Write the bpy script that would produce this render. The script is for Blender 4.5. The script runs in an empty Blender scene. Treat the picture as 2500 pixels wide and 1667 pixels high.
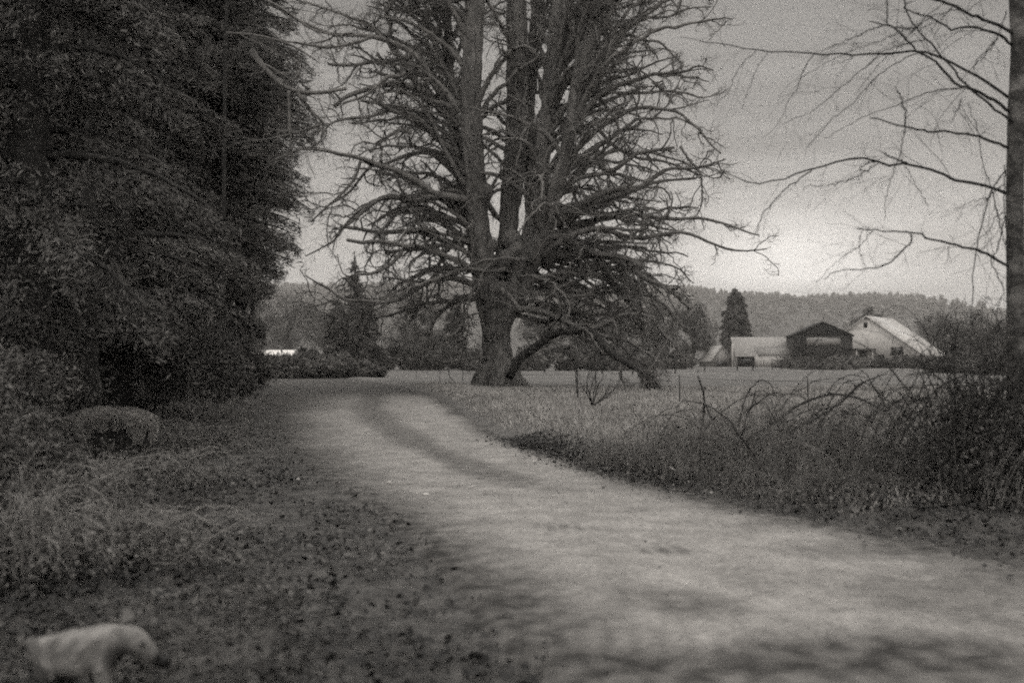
import bpy, math, random
import numpy as np
from mathutils import Vector, Matrix

R = math.radians
rng = np.random.default_rng(7)
sc = bpy.context.scene
col = sc.collection

# ------------------------------------------------------------------ camera
F = 2430.0          # focal length in pixels of the 2500 px wide photograph
CX, HY = 1250.0, 872.0
EYE = 1.5
cam_d = bpy.data.cameras.new("camera")
cam = bpy.data.objects.new("camera", cam_d)
col.objects.link(cam)
cam.location = (0, 0, EYE)
cam.rotation_euler = (R(90), 0, 0)
cam_d.sensor_width = 36
cam_d.lens = 36 * F / 2500
cam_d.shift_y = (HY - 833.5) / 2500
cam_d.clip_start = 0.05
cam_d.clip_end = 6000
cam_d.dof.use_dof = True
cam_d.dof.focus_distance = 31
cam_d.dof.aperture_fstop = 1.35
sc.camera = cam

# ------------------------------------------------------------------ world: overcast evening sky, thinner cloud low on the right
TINT = (1.0, 0.965, 0.922)
GLOW_AZ, GLOW_EL = R(15.6), R(5.7)
w = bpy.data.worlds.new("World")
sc.world = w
w.use_nodes = True
nt = w.node_tree
nt.nodes.clear()
def wn(t, **k):
    n = nt.nodes.new(t)
    for a, b in k.items(): setattr(n, a, b)
    return n
def wm(op, a, b=None, c=None):
    n = nt.nodes.new('ShaderNodeMath'); n.operation = op
    for i, v in enumerate((a, b, c)):
        if v is None: continue
        if isinstance(v, (int, float)): n.inputs[i].default_value = v
        else: nt.links.new(v, n.inputs[i])
    return n.outputs[0]
out = wn('ShaderNodeOutputWorld'); bg = wn('ShaderNodeBackground')
sky = wn('ShaderNodeTexSky', sky_type='NISHITA', sun_disc=False)
sky.sun_elevation = R(24); sky.sun_rotation = GLOW_AZ
bw = wn('ShaderNodeRGBToBW'); nt.links.new(sky.outputs[0], bw.inputs[0])
tc = wn('ShaderNodeTexCoord')
sep = wn('ShaderNodeSeparateXYZ'); nt.links.new(tc.outputs['Generated'], sep.inputs[0])
az = wm('ARCTAN2', sep.outputs[0], sep.outputs[1])
el = wm('ARCSINE', sep.outputs[2])
mr = wn('ShaderNodeMapRange'); mr.inputs[1].default_value = 0; mr.inputs[2].default_value = R(90)
nt.links.new(el, mr.inputs[0])
ramp = wn('ShaderNodeValToRGB'); nt.links.new(mr.outputs[0], ramp.inputs[0])
cr = ramp.color_ramp
SKY = [(0.0, .44), (5/90, .44), (9/90, .36), (14/90, .28), (20/90, .205), (30/90, .5), (50/90, 2.0), (1.0, 2.35)]
cr.elements[0].position, cr.elements[0].color = SKY[0][0], (SKY[0][1],)*3 + (1,)
cr.elements[1].position, cr.elements[1].color = SKY[-1][0], (SKY[-1][1],)*3 + (1,)
for p, v in SKY[1:-1]:
    e = cr.elements.new(p); e.color = (v, v, v, 1)
def gauss(sa, se, amp, a0=GLOW_AZ, e0=GLOW_EL):
    a = wm('POWER', wm('ABSOLUTE', wm('DIVIDE', wm('SUBTRACT', az, a0), sa)), 2)
    b = wm('POWER', wm('ABSOLUTE', wm('DIVIDE', wm('SUBTRACT', el, e0), se)), 2)
    return wm('MULTIPLY', wm('EXPONENT', wm('MULTIPLY', wm('ADD', a, b), -1)), amp)
mp = wn('ShaderNodeMapping'); mp.inputs['Scale'].default_value = (1.2, 1.2, 9)
nt.links.new(tc.outputs['Generated'], mp.inputs[0])
nz = wn('ShaderNodeTexNoise'); nz.inputs['Scale'].default_value = 3.2; nz.inputs['Detail'].default_value = 4
nt.links.new(mp.outputs[0], nz.inputs[0])
cloud = wm('ADD', wm('MULTIPLY', nz.outputs[0], 0.95), 0.52)
tot = wm('ADD', ramp.outputs[0], gauss(R(5.8), R(1.9), .68))
tot = wm('ADD', tot, gauss(R(15), R(3.6), .20))
tot = wm('ADD', tot, gauss(R(6), R(3.0), .10, R(-10), R(4)))
tot = wm('ADD', tot, wm('MULTIPLY', wm('MAXIMUM', wm('MULTIPLY', sep.outputs[1], -1), 0), .7))   # sky brightening added behind the viewer to lift the trunk faces
tot = wm('MULTIPLY', tot, cloud)
tot = wm('ADD', wm('MULTIPLY', tot, 10), wm('MULTIPLY', bw.outputs[0], 0.02))
comb = wn('ShaderNodeCombineColor')
for i in range(3):
    nt.links.new(wm('MULTIPLY', tot, TINT[i]), comb.inputs[i])
nt.links.new(comb.outputs[0], bg.inputs[0])
bg.inputs[1].default_value = 0.10
nt.links.new(bg.outputs[0], out.inputs[0])

# ------------------------------------------------------------------ sun behind the cloud
sd = bpy.data.lights.new("sun", 'SUN')
sd.energy = 0.5; sd.angle = R(25); sd.color = (1, .97, .93)
so = bpy.data.objects.new("sun", sd); col.objects.link(so)
so.rotation_euler = (R(90 - 24), 0, -GLOW_AZ + math.pi)
# light travels along local -Z: from the glow direction towards the camera
dirv = -Vector((math.sin(GLOW_AZ) * math.cos(R(24)), math.cos(GLOW_AZ) * math.cos(R(24)), math.sin(R(24))))
so.rotation_euler = dirv.to_track_quat('-Z', 'Y').to_euler()

sc.view_settings.view_transform = 'Standard'
sc.view_settings.look = 'None'
sc.view_settings.exposure = 0.0
sc.view_settings.gamma = 1.0
try: sc.view_settings.use_curve_mapping = False
except Exception: pass
sc.cycles.max_bounces = 4
sc.cycles.diffuse_bounces = 2
sc.cycles.volume_bounces = 0
sc.cycles.transparent_max_bounces = 4
sc.cycles.use_denoising = False
sc.cycles.use_adaptive_sampling = True
sc.cycles.adaptive_threshold = 0.045
sc.cycles.adaptive_min_samples = 14
sc.cycles.pixel_filter_type = 'BLACKMAN_HARRIS'
sc.cycles.filter_width = 2.0

# ------------------------------------------------------------------ helpers
def W(px, py, d):
    """photo pixel (2500 wide) at depth d -> world"""
    return np.array([(px - CX) / F * d, d, EYE - (py - HY) / F * d])
def G(px, py):
    """photo pixel on the level ground -> world x, y"""
    d = EYE * F / (py - HY)
    return np.array([(px - CX) / F * d, d])

def gray(v): return (v * TINT[0], v * TINT[1], v * TINT[2], 1)

def mat(name, lo, hi, scale=6, detail=6, rough=.9, bump=0, coords='Object', stretch=(1, 1, 1),
        scale2=None, lo2=None, p0=.35, p1=.65, spec=.2, attr=None, rand=0.0, bscale=None):
    m = bpy.data.materials.new(name); m.use_nodes = True
    t = m.node_tree; b = t.nodes['Principled BSDF']
    b.inputs['Roughness'].default_value = rough
    b.inputs['Specular IOR Level'].default_value = spec
    c = t.nodes.new('ShaderNodeTexCoord'); mpn = t.nodes.new('ShaderNodeMapping')
    mpn.inputs['Scale'].default_value = stretch
    if coords == 'World':
        gm = t.nodes.new('ShaderNodeNewGeometry'); t.links.new(gm.outputs['Position'], mpn.inputs[0])
    else:
        t.links.new(c.outputs[coords], mpn.inputs[0])
    n = t.nodes.new('ShaderNodeTexNoise'); n.inputs['Scale'].default_value = scale
    n.inputs['Detail'].default_value = detail; n.inputs['Roughness'].default_value = .6
    t.links.new(mpn.outputs[0], n.inputs[0])
    r = t.nodes.new('ShaderNodeValToRGB')
    r.color_ramp.elements[0].position = p0; r.color_ramp.elements[1].position = p1
    r.color_ramp.elements[0].color = gray(lo); r.color_ramp.elements[1].color = gray(hi)
    t.links.new(n.outputs[0], r.inputs[0])
    last = r.outputs[0]
    if scale2:
        n2 = t.nodes.new('ShaderNodeTexNoise'); n2.inputs['Scale'].default_value = scale2
        n2.inputs['Detail'].default_value = 4
        t.links.new(mpn.outputs[0], n2.inputs[0])
        r2 = t.nodes.new('ShaderNodeValToRGB')
        r2.color_ramp.elements[0].position = .38; r2.color_ramp.elements[1].position = .62
        k = lo2 if lo2 is not None else .6
        r2.color_ramp.elements[0].color = (k, k, k, 1); r2.color_ramp.elements[1].color = (1, 1, 1, 1)
        t.links.new(n2.outputs[0], r2.inputs[0])
        mx = t.nodes.new('ShaderNodeMix'); mx.data_type = 'RGBA'; mx.blend_type = 'MULTIPLY'
        mx.inputs[0].default_value = 1
        t.links.new(last, mx.inputs[6]); t.links.new(r2.outputs[0], mx.inputs[7]); last = mx.outputs[2]
    if attr:   # a per-face tone stored on the mesh: leaves are not all one colour
        at = t.nodes.new('ShaderNodeAttribute'); at.attribute_name = attr
        mx = t.nodes.new('ShaderNodeMix'); mx.data_type = 'RGBA'; mx.blend_type = 'MULTIPLY'
        mx.inputs[0].default_value = 1
        t.links.new(last, mx.inputs[6]); t.links.new(at.outputs['Fac'], mx.inputs[7]); last = mx.outputs[2]
    t.links.new(last, b.inputs['Base Color'])
    if bump:
        bn = t.nodes.new('ShaderNodeBump'); bn.inputs['Strength'].default_value = 1
        bn.inputs['Distance'].default_value = bump
        nb = t.nodes.new('ShaderNodeTexNoise'); nb.inputs['Scale'].default_value = bscale or scale * 3
        nb.inputs['Detail'].default_value = 5
        t.links.new(mpn.outputs[0], nb.inputs[0]); t.links.new(nb.outputs[0], bn.inputs['Height'])
        t.links.new(bn.outputs[0], b.inputs['Normal'])
    return m

class MB:
    def __init__(s): s.v = []; s.f = []; s.n = 0; s.a = []
    def add(s, v, f, tone=None):
        v = np.asarray(v, float).reshape(-1, 3); f = np.asarray(f, int)
        s.v.append(v); s.f.append(f + s.n); s.n += len(v)
        s.a.append(np.full(len(f), 1.0) if tone is None else np.asarray(tone, float))
        return s
    def build(s, name, m=None, parent=None, smooth=True, origin=None, link=True):
        V = np.concatenate(s.v)
        if origin is not None: V = V - np.asarray(origin)
        sizes = np.concatenate([np.full(len(f), f.shape[1]) for f in s.f])
        loops = np.concatenate([f.ravel() for f in s.f])
        me = bpy.data.meshes.new(name)
        me.vertices.add(len(V)); me.vertices.foreach_set('co', V.ravel().astype(np.float32))
        me.loops.add(len(loops)); me.loops.foreach_set('vertex_index', loops.astype(np.int32))
        me.polygons.add(len(sizes))
        st = np.concatenate([[0], np.cumsum(sizes)[:-1]])
        me.polygons.foreach_set('loop_start', st.astype(np.int32))
        me.update(calc_edges=True)
        at = me.attributes.new('tone', 'FLOAT', 'FACE')
        at.data.foreach_set('value', np.concatenate(s.a).astype(np.float32))
        if smooth: me.polygons.foreach_set('use_smooth', np.ones(len(sizes), bool))
        o = bpy.data.objects.new(name, me)
        if m: me.materials.append(m)
        col.objects.link(o)
        if parent is not None: o.parent = parent
        if origin is not None and parent is None: o.location = origin
        return o

def empty(name, loc, rz=0.0):
    o = bpy.data.objects.new(name, None); col.objects.link(o)
    o.location = [float(c) for c in loc]; o.rotation_euler = (0, 0, rz); o.empty_display_size = .3
    return o
def tag(o, label=None, cat=None, group=None, kind=None):
    if label: o['label'] = label
    if cat: o['category'] = cat
    if group: o['group'] = group
    if kind: o['kind'] = kind
    return o

def norm(a): return a / np.maximum(np.linalg.norm(a, axis=-1, keepdims=True), 1e-9)

def tubes(mb, P, Rr, sides=5, jit=0.0, tone=None):
    """P (N,K,3), Rr (N,K): a batch of tapered tubes"""
    N, K, _ = P.shape
    if N == 0: return
    T = norm(np.gradient(P, axis=1))
    c = np.cross(P[:, -1] - P[:, 0], P[:, K // 2] - P[:, 0])
    d = norm(P[:, -1] - P[:, 0])
    alt = np.cross(d, np.where(np.abs(d[:, 2:3]) > .8, np.array([[1., 0, 0]]), np.array([[0, 0, 1.]])))
    ln = np.linalg.norm(c, axis=1, keepdims=True)
    ref = np.where(ln > 1e-4 * np.linalg.norm(P[:, -1] - P[:, 0], axis=1, keepdims=True) ** 2, c, alt)
    ref = norm(ref)[:, None, :]
    A = norm(np.cross(T, ref)); B = np.cross(T, A)
    th = np.linspace(0, 2 * math.pi, sides, endpoint=False)
    rr = Rr[:, :, None] * (1 + jit * rng.uniform(-1, 1, (N, K, sides)))
    V = P[:, :, None, :] + rr[..., None] * (np.cos(th)[None, None, :, None] * A[:, :, None, :] + np.sin(th)[None, None, :, None] * B[:, :, None, :])
    idx = np.arange(N * K * sides).reshape(N, K, sides)
    a = idx[:, :-1]; b = idx[:, 1:]
    q = np.stack([a, np.roll(a, -1, 2), np.roll(b, -1, 2), b], -1).reshape(-1, 4)
    base = mb.n
    mb.add(V.reshape(-1, 3), q, tone)
    # end caps
    if sides == 3: caps = np.concatenate([idx[:, 0, ::-1], idx[:, -1]])
    else: caps = np.concatenate([idx[:, 0, ::-1], idx[:, -1]])
    mb.f.append(caps + base); mb.a.append(np.ones(len(caps)))

def resample(pts, K):
    pts = np.asarray(pts, float)
    n = len(pts)
    if n > 2:   # Catmull-Rom
        p = np.vstack([2 * pts[0] - pts[1], pts, 2 * pts[-1] - pts[-2]])
        o = []
        for i in range(n - 1):
            t = np.linspace(0, 1, 8, endpoint=False)[:, None]
            a, b, c, d = p[i], p[i + 1], p[i + 2], p[i + 3]
            o.append(.5 * (2 * b + (c - a) * t + (2 * a - 5 * b + 4 * c - d) * t ** 2 + (-a + 3 * b - 3 * c + d) * t ** 3))
        o.append(pts[-1:]); pts = np.vstack(o)
    s = np.concatenate([[0], np.cumsum(np.linalg.norm(np.diff(pts[:, :3], axis=0), axis=1))])
    u = np.linspace(0, s[-1], K)
    return np.stack([np.interp(u, s, pts[:, k]) for k in range(pts.shape[1])], 1)

def grow(P, Rr, n, t0, t1, ang, length, K, r_rel, r_end, wob=.25, grav=0.0, up=0.0, seed_out=None):
    """children on a batch of parent tubes"""
    N, Kp, _ = P.shape
    if N == 0 or n == 0: return np.zeros((0, K, 3)), np.zeros((0, K))
    pi = np.repeat(np.arange(N), n); M = len(pi)
    t = rng.uniform(t0, t1, M) * (Kp - 1)
    i = np.minimum(t.astype(int), Kp - 2); f = (t - i)[:, None]
    b = P[pi, i] * (1 - f) + P[pi, i + 1] * f
    tg = norm(P[pi, i + 1] - P[pi, i])
    rb = Rr[pi, i] * (1 - f[:, 0]) + Rr[pi, i + 1] * f[:, 0]
    rv = norm(rng.normal(size=(M, 3))); pr = norm(np.cross(tg, rv))
    a = rng.uniform(*ang, M)[:, None]
    d = tg * np.cos(a) + pr * np.sin(a); d[:, 2] += up; d = norm(d)
    L = rng.uniform(*length, M) * (1 - .45 * t / (Kp - 1))
    st = (L / (K - 1))[:, None]
    pts = [b]; turn = rng.normal(size=(M, 3)) * wob
    for k in range(1, K):
        d = norm(d + turn * .5 + rng.normal(size=(M, 3)) * wob + np.array([0, 0, grav]))
        pts.append(pts[-1] + d * st)
    Q = np.stack(pts, 1)
    r0 = np.minimum(rb * r_rel, rb * .95)
    q = np.linspace(0, 1, K)[None]
    RR = r0[:, None] * (1 - q) + np.minimum(r_end, r0)[:, None] * q
    return Q, RR

def cards(mb, C, D, L, Wd, tone=None, bend=0.25, roll=None):
    """leaf-like bent diamonds: centre C, axis D (unit), length L, width Wd"""
    n = len(C)
    rv = norm(rng.normal(size=(n, 3))) if roll is None else roll
    S = norm(np.cross(D, rv)); Nn = np.cross(S, D)
    L = np.broadcast_to(L, n)[:, None]; Wd = np.broadcast_to(Wd, n)[:, None]
    p0 = C - D * L * .5
    p1 = C + S * Wd * .5 + Nn * bend * Wd
    p2 = C + D * L * .5
    p3 = C - S * Wd * .5 + Nn * bend * Wd
    V = np.stack([p0, p1, p2, p3], 1).reshape(-1, 3)
    f = np.arange(4 * n).reshape(n, 4)
    mb.add(V, f, tone)

# ------------------------------------------------------------------ materials
M = {}
M['soil'] = None
M['bark'] = mat('mossy_bark', .08, .26, scale=5, stretch=(1, 1, .35), bump=.06, p0=.3, p1=.72, scale2=.9, lo2=.55)
M['moss_limb'] = mat('mossy_limb', .08, .2, scale=4, bump=.03, p0=.3, p1=.7)
M['twig'] = mat('bare_twig', .02, .05, scale=8)
M['alder'] = mat('alder_bark', .05, .2, scale=6, stretch=(1, 1, 1.3), bump=.012, p0=.42, p1=.68, scale2=1.6, lo2=.5)
M['alder_twig'] = mat('alder_twig', .018, .035, scale=9)
M['needle'] = mat('conifer_needles', .05, .12, scale=1.2, attr='tone')
M['needle_dark'] = mat('dark_needles', .085, .14, scale=.8, attr='tone')
M['leaf_bush'] = mat('bush_leaves', .13, .28, scale=1.4, attr='tone')
M['bush_dark'] = mat('dark_bush_leaves', .06, .14, scale=1.4, attr='tone')
M['far_leaf'] = mat('far_foliage', .07, .13, scale=.2, attr='tone')
M['hill'] = mat('hill_ground', .03, .05, scale=.02, coords='World')
M['litter'] = mat('dead_leaves', .045, .13, scale=5, attr='tone', rough=.75, spec=.3)
M['grass'] = mat('dead_grass', .22, .38, scale=.6, attr='tone')
M['cane'] = mat('bramble_cane', .02, .05, scale=12)
M['cane_mid'] = mat('tangled_cane', .08, .2, scale=4)
M['cane_pale'] = mat('dead_cane', .13, .27, scale=12)
M['stalk'] = mat('dead_stalks', .14, .28, scale=3)
M['moss'] = mat('moss', .2, .4, scale=6, attr='tone')
M['wood_dark'] = mat('rotten_wood', .01, .035, scale=5, bump=.03)
M['post'] = mat('post_wood', .02, .06, scale=8, stretch=(1, 1, .2))
M['wire'] = mat('fence_wire', .05, .08, scale=8)
M['stone'] = mat('pale_stone', .22, .42, scale=9, bump=.01)
M['pale_board'] = mat('pale_boards', .20, .30, scale=2.5, stretch=(3, 3, .15), coords='Object')
M['white_board'] = mat('white_boards', .42, .55, scale=2.5, stretch=(3, 3, .15))
M['pale_roof'] = mat('pale_metal_roof', .22, .32, scale=2.0, stretch=(2.5, .2, 1), rough=.5)
M['bright_roof'] = mat('bright_metal_roof', .32, .42, scale=1.2, stretch=(2, .2, 1), rough=.5)
M['dark_board'] = mat('weathered_boards', .02, .05, scale=2.5, stretch=(4, 4, .1))
M['darker_board'] = mat('rotten_boards', .006, .02, scale=2.5, stretch=(4, 4, .1))
M['pane_or_shade'] = mat('glass_and_opening_shade', .01, .02, scale=2, rough=.15, spec=.5)

# ------------------------------------------------------------------ road outline on the ground (metres)
LP = [(150, 930), (400, 942), (590, 958), (680, 988), (700, 1045), (770, 1130), (920, 1225), (1050, 1330), (1150, 1430), (1260, 1540), (1420, 1700), (1650, 2000), (2200, 2900)]
RP = [(420, 908), (640, 913), (800, 921), (950, 938), (1060, 968), (1170, 1040), (1320, 1105), (1520, 1165), (1760, 1225), (2010, 1283), (2260, 1338), (2560, 1400), (3300, 1560)]
Lg = resample([G(*p) for p in LP], 420)
Rg = resample([G(*p) for p in RP], 420)
def dist_poly(X, Y, poly):
    best = np.full(X.shape, 1e9); side = np.zeros(X.shape)
    for i in range(len(poly) - 1):
        ax, ay = poly[i]; bx, by = poly[i + 1]
        dx, dy = bx - ax, by - ay; L2 = dx * dx + dy * dy
        t = np.clip(((X - ax) * dx + (Y - ay) * dy) / L2, 0, 1)
        ex, ey = X - ax - t * dx, Y - ay - t * dy
        d = np.hypot(ex, ey); m = d < best
        best = np.where(m, d, best); side = np.where(m, np.sign(dx * ey - dy * ex), side)
    return best, side
Lc, Rc = Lg[::10], Rg[::10]
def wave(X, Y, s, seed=0):
    r = np.random.default_rng(seed); o = np.zeros_like(X)
    for k in range(5):
        a = r.uniform(0, 6.28); f = s * 1.7 ** k * r.uniform(.8, 1.2)
        o = o + math.sin(1) * np.sin(X * math.cos(a) * f + Y * math.sin(a) * f + r.uniform(0, 6.28)) / 1.6 ** k
    return o / 2.2
def height(X, Y):
    X = np.asarray(X, float); Y = np.asarray(Y, float)
    dl, sl = dist_poly(X, Y, Lc)
    dr, sr = dist_poly(X, Y, Rc)
    left = np.where(sl < 0, dl, 0); right = np.where(sr > 0, dr, 0)
    near = np.clip(1 - (Y - 55) / 40, 0, 1) * np.clip((Y - 2.5) / 6, 0, 1)
    sm = lambda u: u * u * (3 - 2 * u)
    h = .62 * sm(np.clip((left - 1.8) / 4.5, 0, 1)) * near + .35 * sm(np.clip((left - 7) / 12, 0, 1)) * near
    h = h + (.10 * wave(X, Y, 1.1, 3) + .05 * wave(X, Y, 3.4, 4)) * sm(np.clip((left - .2) / 2, 0, 1)) * near
    h = h + .16 * sm(np.clip(right / .8, 0, 1)) * sm(np.clip((4 - right) / 3, 0, 1)) * near
    h = h + .03 * wave(X, Y, 1.3, 5) * sm(np.clip((right - .3) / 2, 0, 1)) * near
    return h
# ground: one sheet to the foot of the hills and beyond
def grade(a, b, fine, growth):
    o = [0.0]; s = fine
    while o[-1] < b: o.append(o[-1] + s); s *= growth
    n = [0.0]; s = fine
    while n[-1] > a: n.append(n[-1] - s); s *= growth
    return np.array(n[::-1][:-1] + o)
gx = grade(-1400, 1400, .16, 1.022)
gy = grade(-60, 1400, .16, 1.018) + 6
gy = np.unique(np.clip(gy, -60, 1500))
GX, GY = np.meshgrid(gx, gy)
dl, sl = dist_poly(GX, GY, Lc); dr, sr = dist_poly(GX, GY, Rc)
GZ = height(GX, GY)
inroad = (sl > 0) & (sr < 0)
GZ = np.where(inroad & (dl > .35) & (dr > .35), GZ - .03, GZ)
mb = MB()
idx = np.arange(GX.size).reshape(GX.shape)
q = np.stack([idx[:-1, :-1], idx[:-1, 1:], idx[1:, 1:], idx[1:, :-1]], -1).reshape(-1, 4)
mb.add(np.stack([GX, GY, GZ], -1).reshape(-1, 3), q)
def ground_material():
    m = mat('field_and_verge', .085, .135, scale=1.1, detail=8, coords='World', bump=.04, scale2=.06, lo2=.78, bscale=7)
    t = m.node_tree; b = t.nodes['Principled BSDF']
    src = b.inputs['Base Color'].links[0].from_socket
    at = t.nodes.new('ShaderNodeAttribute'); at.attribute_name = 'litter'
    gm = t.nodes.new('ShaderNodeNewGeometry')
    n = t.nodes.new('ShaderNodeTexNoise'); n.inputs['Scale'].default_value = 3.5; n.inputs['Detail'].default_value = 8
    n.inputs['Roughness'].default_value = .75
    t.links.new(gm.outputs['Position'], n.inputs[0])
    r = t.nodes.new('ShaderNodeValToRGB')
    r.color_ramp.elements[0].position = .36; r.color_ramp.elements[1].position = .66
    r.color_ramp.elements[0].color = gray(.02); r.color_ramp.elements[1].color = gray(.10)
    t.links.new(n.outputs[0], r.inputs[0])
    mx = t.nodes.new('ShaderNodeMix'); mx.data_type = 'RGBA'
    t.links.new(at.outputs['Fac'], mx.inputs[0]); t.links.new(src, mx.inputs[6]); t.links.new(r.outputs[0], mx.inputs[7])
    t.links.new(mx.outputs[2], b.inputs['Base Color'])
    return m
ground = mb.build('ground', ground_material())
tag(ground, 'leaf strewn verge and short grey field on both sides of the gravel track', kind='structure')
lit = np.where(sl < 0, np.clip(1 - (GY - 60) / 30, 0, 1), 0)
rv = np.where(sr > 0, np.clip(1.0 - dr / (.8 + 1.6 * np.clip((12 - GY) / 2.5, 0, 1)) + .5 * wave(GX, GY, 2.0, 9), 0, 1) * np.clip((20 - GY) / 8, 0, 1), 0)
lit = np.maximum(np.maximum(lit, rv * .85), inroad * 1.0)
at = ground.data.attributes.new('litter', 'FLOAT', 'POINT'); at.data.foreach_set('value', lit.ravel().astype(np.float32))

# ------------------------------------------------------------------ the gravel track
U = np.linspace(-.07, 1.05, 110)
RX = Lg[:, None, 0] * (1 - U) + Rg[:, None, 0] * U
RY = Lg[:, None, 1] * (1 - U) + Rg[:, None, 1] * U
Un = np.broadcast_to(U, RX.shape)
RZ = .02 + .02 * wave(RX, RY, .9, 11) + .012 * wave(RX, RY, 3, 12)
edge = np.clip(np.minimum((U + .07) / .05, (1.05 - U) / .05), 0, 1)
RZ = RZ * edge + (1 - edge) * -.02
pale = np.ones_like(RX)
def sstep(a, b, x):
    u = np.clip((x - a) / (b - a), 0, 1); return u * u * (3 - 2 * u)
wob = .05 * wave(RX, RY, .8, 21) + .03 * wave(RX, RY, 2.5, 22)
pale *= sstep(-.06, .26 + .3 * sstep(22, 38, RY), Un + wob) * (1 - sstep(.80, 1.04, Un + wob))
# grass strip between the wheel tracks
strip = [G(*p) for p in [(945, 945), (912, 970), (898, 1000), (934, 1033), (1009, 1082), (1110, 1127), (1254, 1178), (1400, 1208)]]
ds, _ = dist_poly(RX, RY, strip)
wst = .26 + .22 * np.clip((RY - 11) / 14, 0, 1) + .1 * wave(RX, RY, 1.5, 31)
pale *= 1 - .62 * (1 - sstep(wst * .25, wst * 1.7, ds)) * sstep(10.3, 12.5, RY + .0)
far = 1 - .95 * sstep(33, 43, RY)  # shade over the far bend, painted into the track colour
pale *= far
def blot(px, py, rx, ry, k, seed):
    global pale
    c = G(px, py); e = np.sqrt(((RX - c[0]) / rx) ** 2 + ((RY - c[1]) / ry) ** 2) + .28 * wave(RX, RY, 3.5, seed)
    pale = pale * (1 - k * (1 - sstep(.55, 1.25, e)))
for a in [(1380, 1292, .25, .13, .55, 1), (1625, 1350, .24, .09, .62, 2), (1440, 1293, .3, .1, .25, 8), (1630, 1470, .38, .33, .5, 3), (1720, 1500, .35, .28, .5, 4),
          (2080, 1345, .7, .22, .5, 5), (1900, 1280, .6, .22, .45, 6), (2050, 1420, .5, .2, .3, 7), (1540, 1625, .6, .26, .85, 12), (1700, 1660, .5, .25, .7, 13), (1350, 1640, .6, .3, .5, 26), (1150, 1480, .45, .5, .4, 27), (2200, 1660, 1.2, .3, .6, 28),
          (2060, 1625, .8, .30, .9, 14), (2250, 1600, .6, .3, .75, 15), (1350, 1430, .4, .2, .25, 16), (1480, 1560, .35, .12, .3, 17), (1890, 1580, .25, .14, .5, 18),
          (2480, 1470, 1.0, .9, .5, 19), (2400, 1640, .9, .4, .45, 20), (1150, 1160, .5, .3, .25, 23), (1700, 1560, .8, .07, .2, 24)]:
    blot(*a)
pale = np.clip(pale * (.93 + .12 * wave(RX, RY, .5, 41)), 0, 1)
mb = MB(); idx = np.arange(RX.size).reshape(RX.shape)
q = np.stack([idx[:-1, :-1], idx[1:, :-1], idx[1:, 1:], idx[:-1, 1:]], -1).reshape(-1, 4)
mb.add(np.stack([RX, RY, RZ], -1).reshape(-1, 3), q[:, ::-1])
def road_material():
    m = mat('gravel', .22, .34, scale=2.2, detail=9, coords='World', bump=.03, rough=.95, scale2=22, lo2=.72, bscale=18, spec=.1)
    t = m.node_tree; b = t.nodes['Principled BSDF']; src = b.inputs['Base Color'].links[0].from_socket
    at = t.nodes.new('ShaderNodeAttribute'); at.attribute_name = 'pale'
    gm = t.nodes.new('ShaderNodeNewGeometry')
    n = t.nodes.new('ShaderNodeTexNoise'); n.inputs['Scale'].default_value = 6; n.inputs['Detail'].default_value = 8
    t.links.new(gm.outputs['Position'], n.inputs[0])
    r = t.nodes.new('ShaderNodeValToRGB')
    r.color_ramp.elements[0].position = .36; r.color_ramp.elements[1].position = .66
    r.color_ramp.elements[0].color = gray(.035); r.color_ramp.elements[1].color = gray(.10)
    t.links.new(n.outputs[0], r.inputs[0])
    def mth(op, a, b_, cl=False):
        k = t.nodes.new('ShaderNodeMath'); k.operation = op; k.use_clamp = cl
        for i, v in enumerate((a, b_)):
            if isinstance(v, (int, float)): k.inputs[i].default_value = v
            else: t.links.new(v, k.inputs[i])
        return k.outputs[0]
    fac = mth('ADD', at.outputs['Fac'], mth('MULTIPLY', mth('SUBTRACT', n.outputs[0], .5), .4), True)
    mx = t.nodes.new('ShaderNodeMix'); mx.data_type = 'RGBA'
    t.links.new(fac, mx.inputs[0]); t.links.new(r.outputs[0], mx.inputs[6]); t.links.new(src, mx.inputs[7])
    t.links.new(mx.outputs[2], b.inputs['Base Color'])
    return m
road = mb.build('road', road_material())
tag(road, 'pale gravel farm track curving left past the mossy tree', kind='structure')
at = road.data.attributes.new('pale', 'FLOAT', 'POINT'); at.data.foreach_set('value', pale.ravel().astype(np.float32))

# ------------------------------------------------------------------ hills and the wood on them
RIDGE = [(-600, 640), (200, 690), (500, 700), (700, 696), (900, 695), (1150, 692), (1350, 700), (1550, 704), (1700, 706), (1760, 718), (1850, 714), (1895, 727), (1960, 721), (2060, 723),
         (2170, 724), (2215, 731), (2255, 752), (2330, 757), (2450, 763), (2700, 770), (3300, 760)]
DH = 1120.0
def ridge_h(x):
    px = x / DH * F + CX
    return EYE + (HY - (np.interp(px, [r[0] for r in RIDGE], [r[1] for r in RIDGE]) + 15)) / F * DH
hx = np.linspace(-1150, 1150, 150); hy = np.linspace(560, 1330, 36)
HX, HYY = np.meshgrid(hx, hy)
def hill_h(X, Y):
    t = np.clip((Y - 560) / (DH - 560), 0, 1); u = np.clip((Y - DH) / 210, 0, 1)
    return ridge_h(X) * (t * t * (3 - 2 * t)) * (1 - .35 * u) + 1.5 * wave(X, Y, .01, 50) * t - .6
mb = MB(); idx = np.arange(HX.size).reshape(HX.shape)
q = np.stack([idx[:-1, :-1], idx[:-1, 1:], idx[1:, 1:], idx[1:, :-1]], -1).reshape(-1, 4)
mb.add(np.stack([HX, HYY, hill_h(HX, HYY)], -1).reshape(-1, 3), q)
tag(mb.build('hills', M['hill']), 'low wooded ridge behind the farm', kind='structure')
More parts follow.
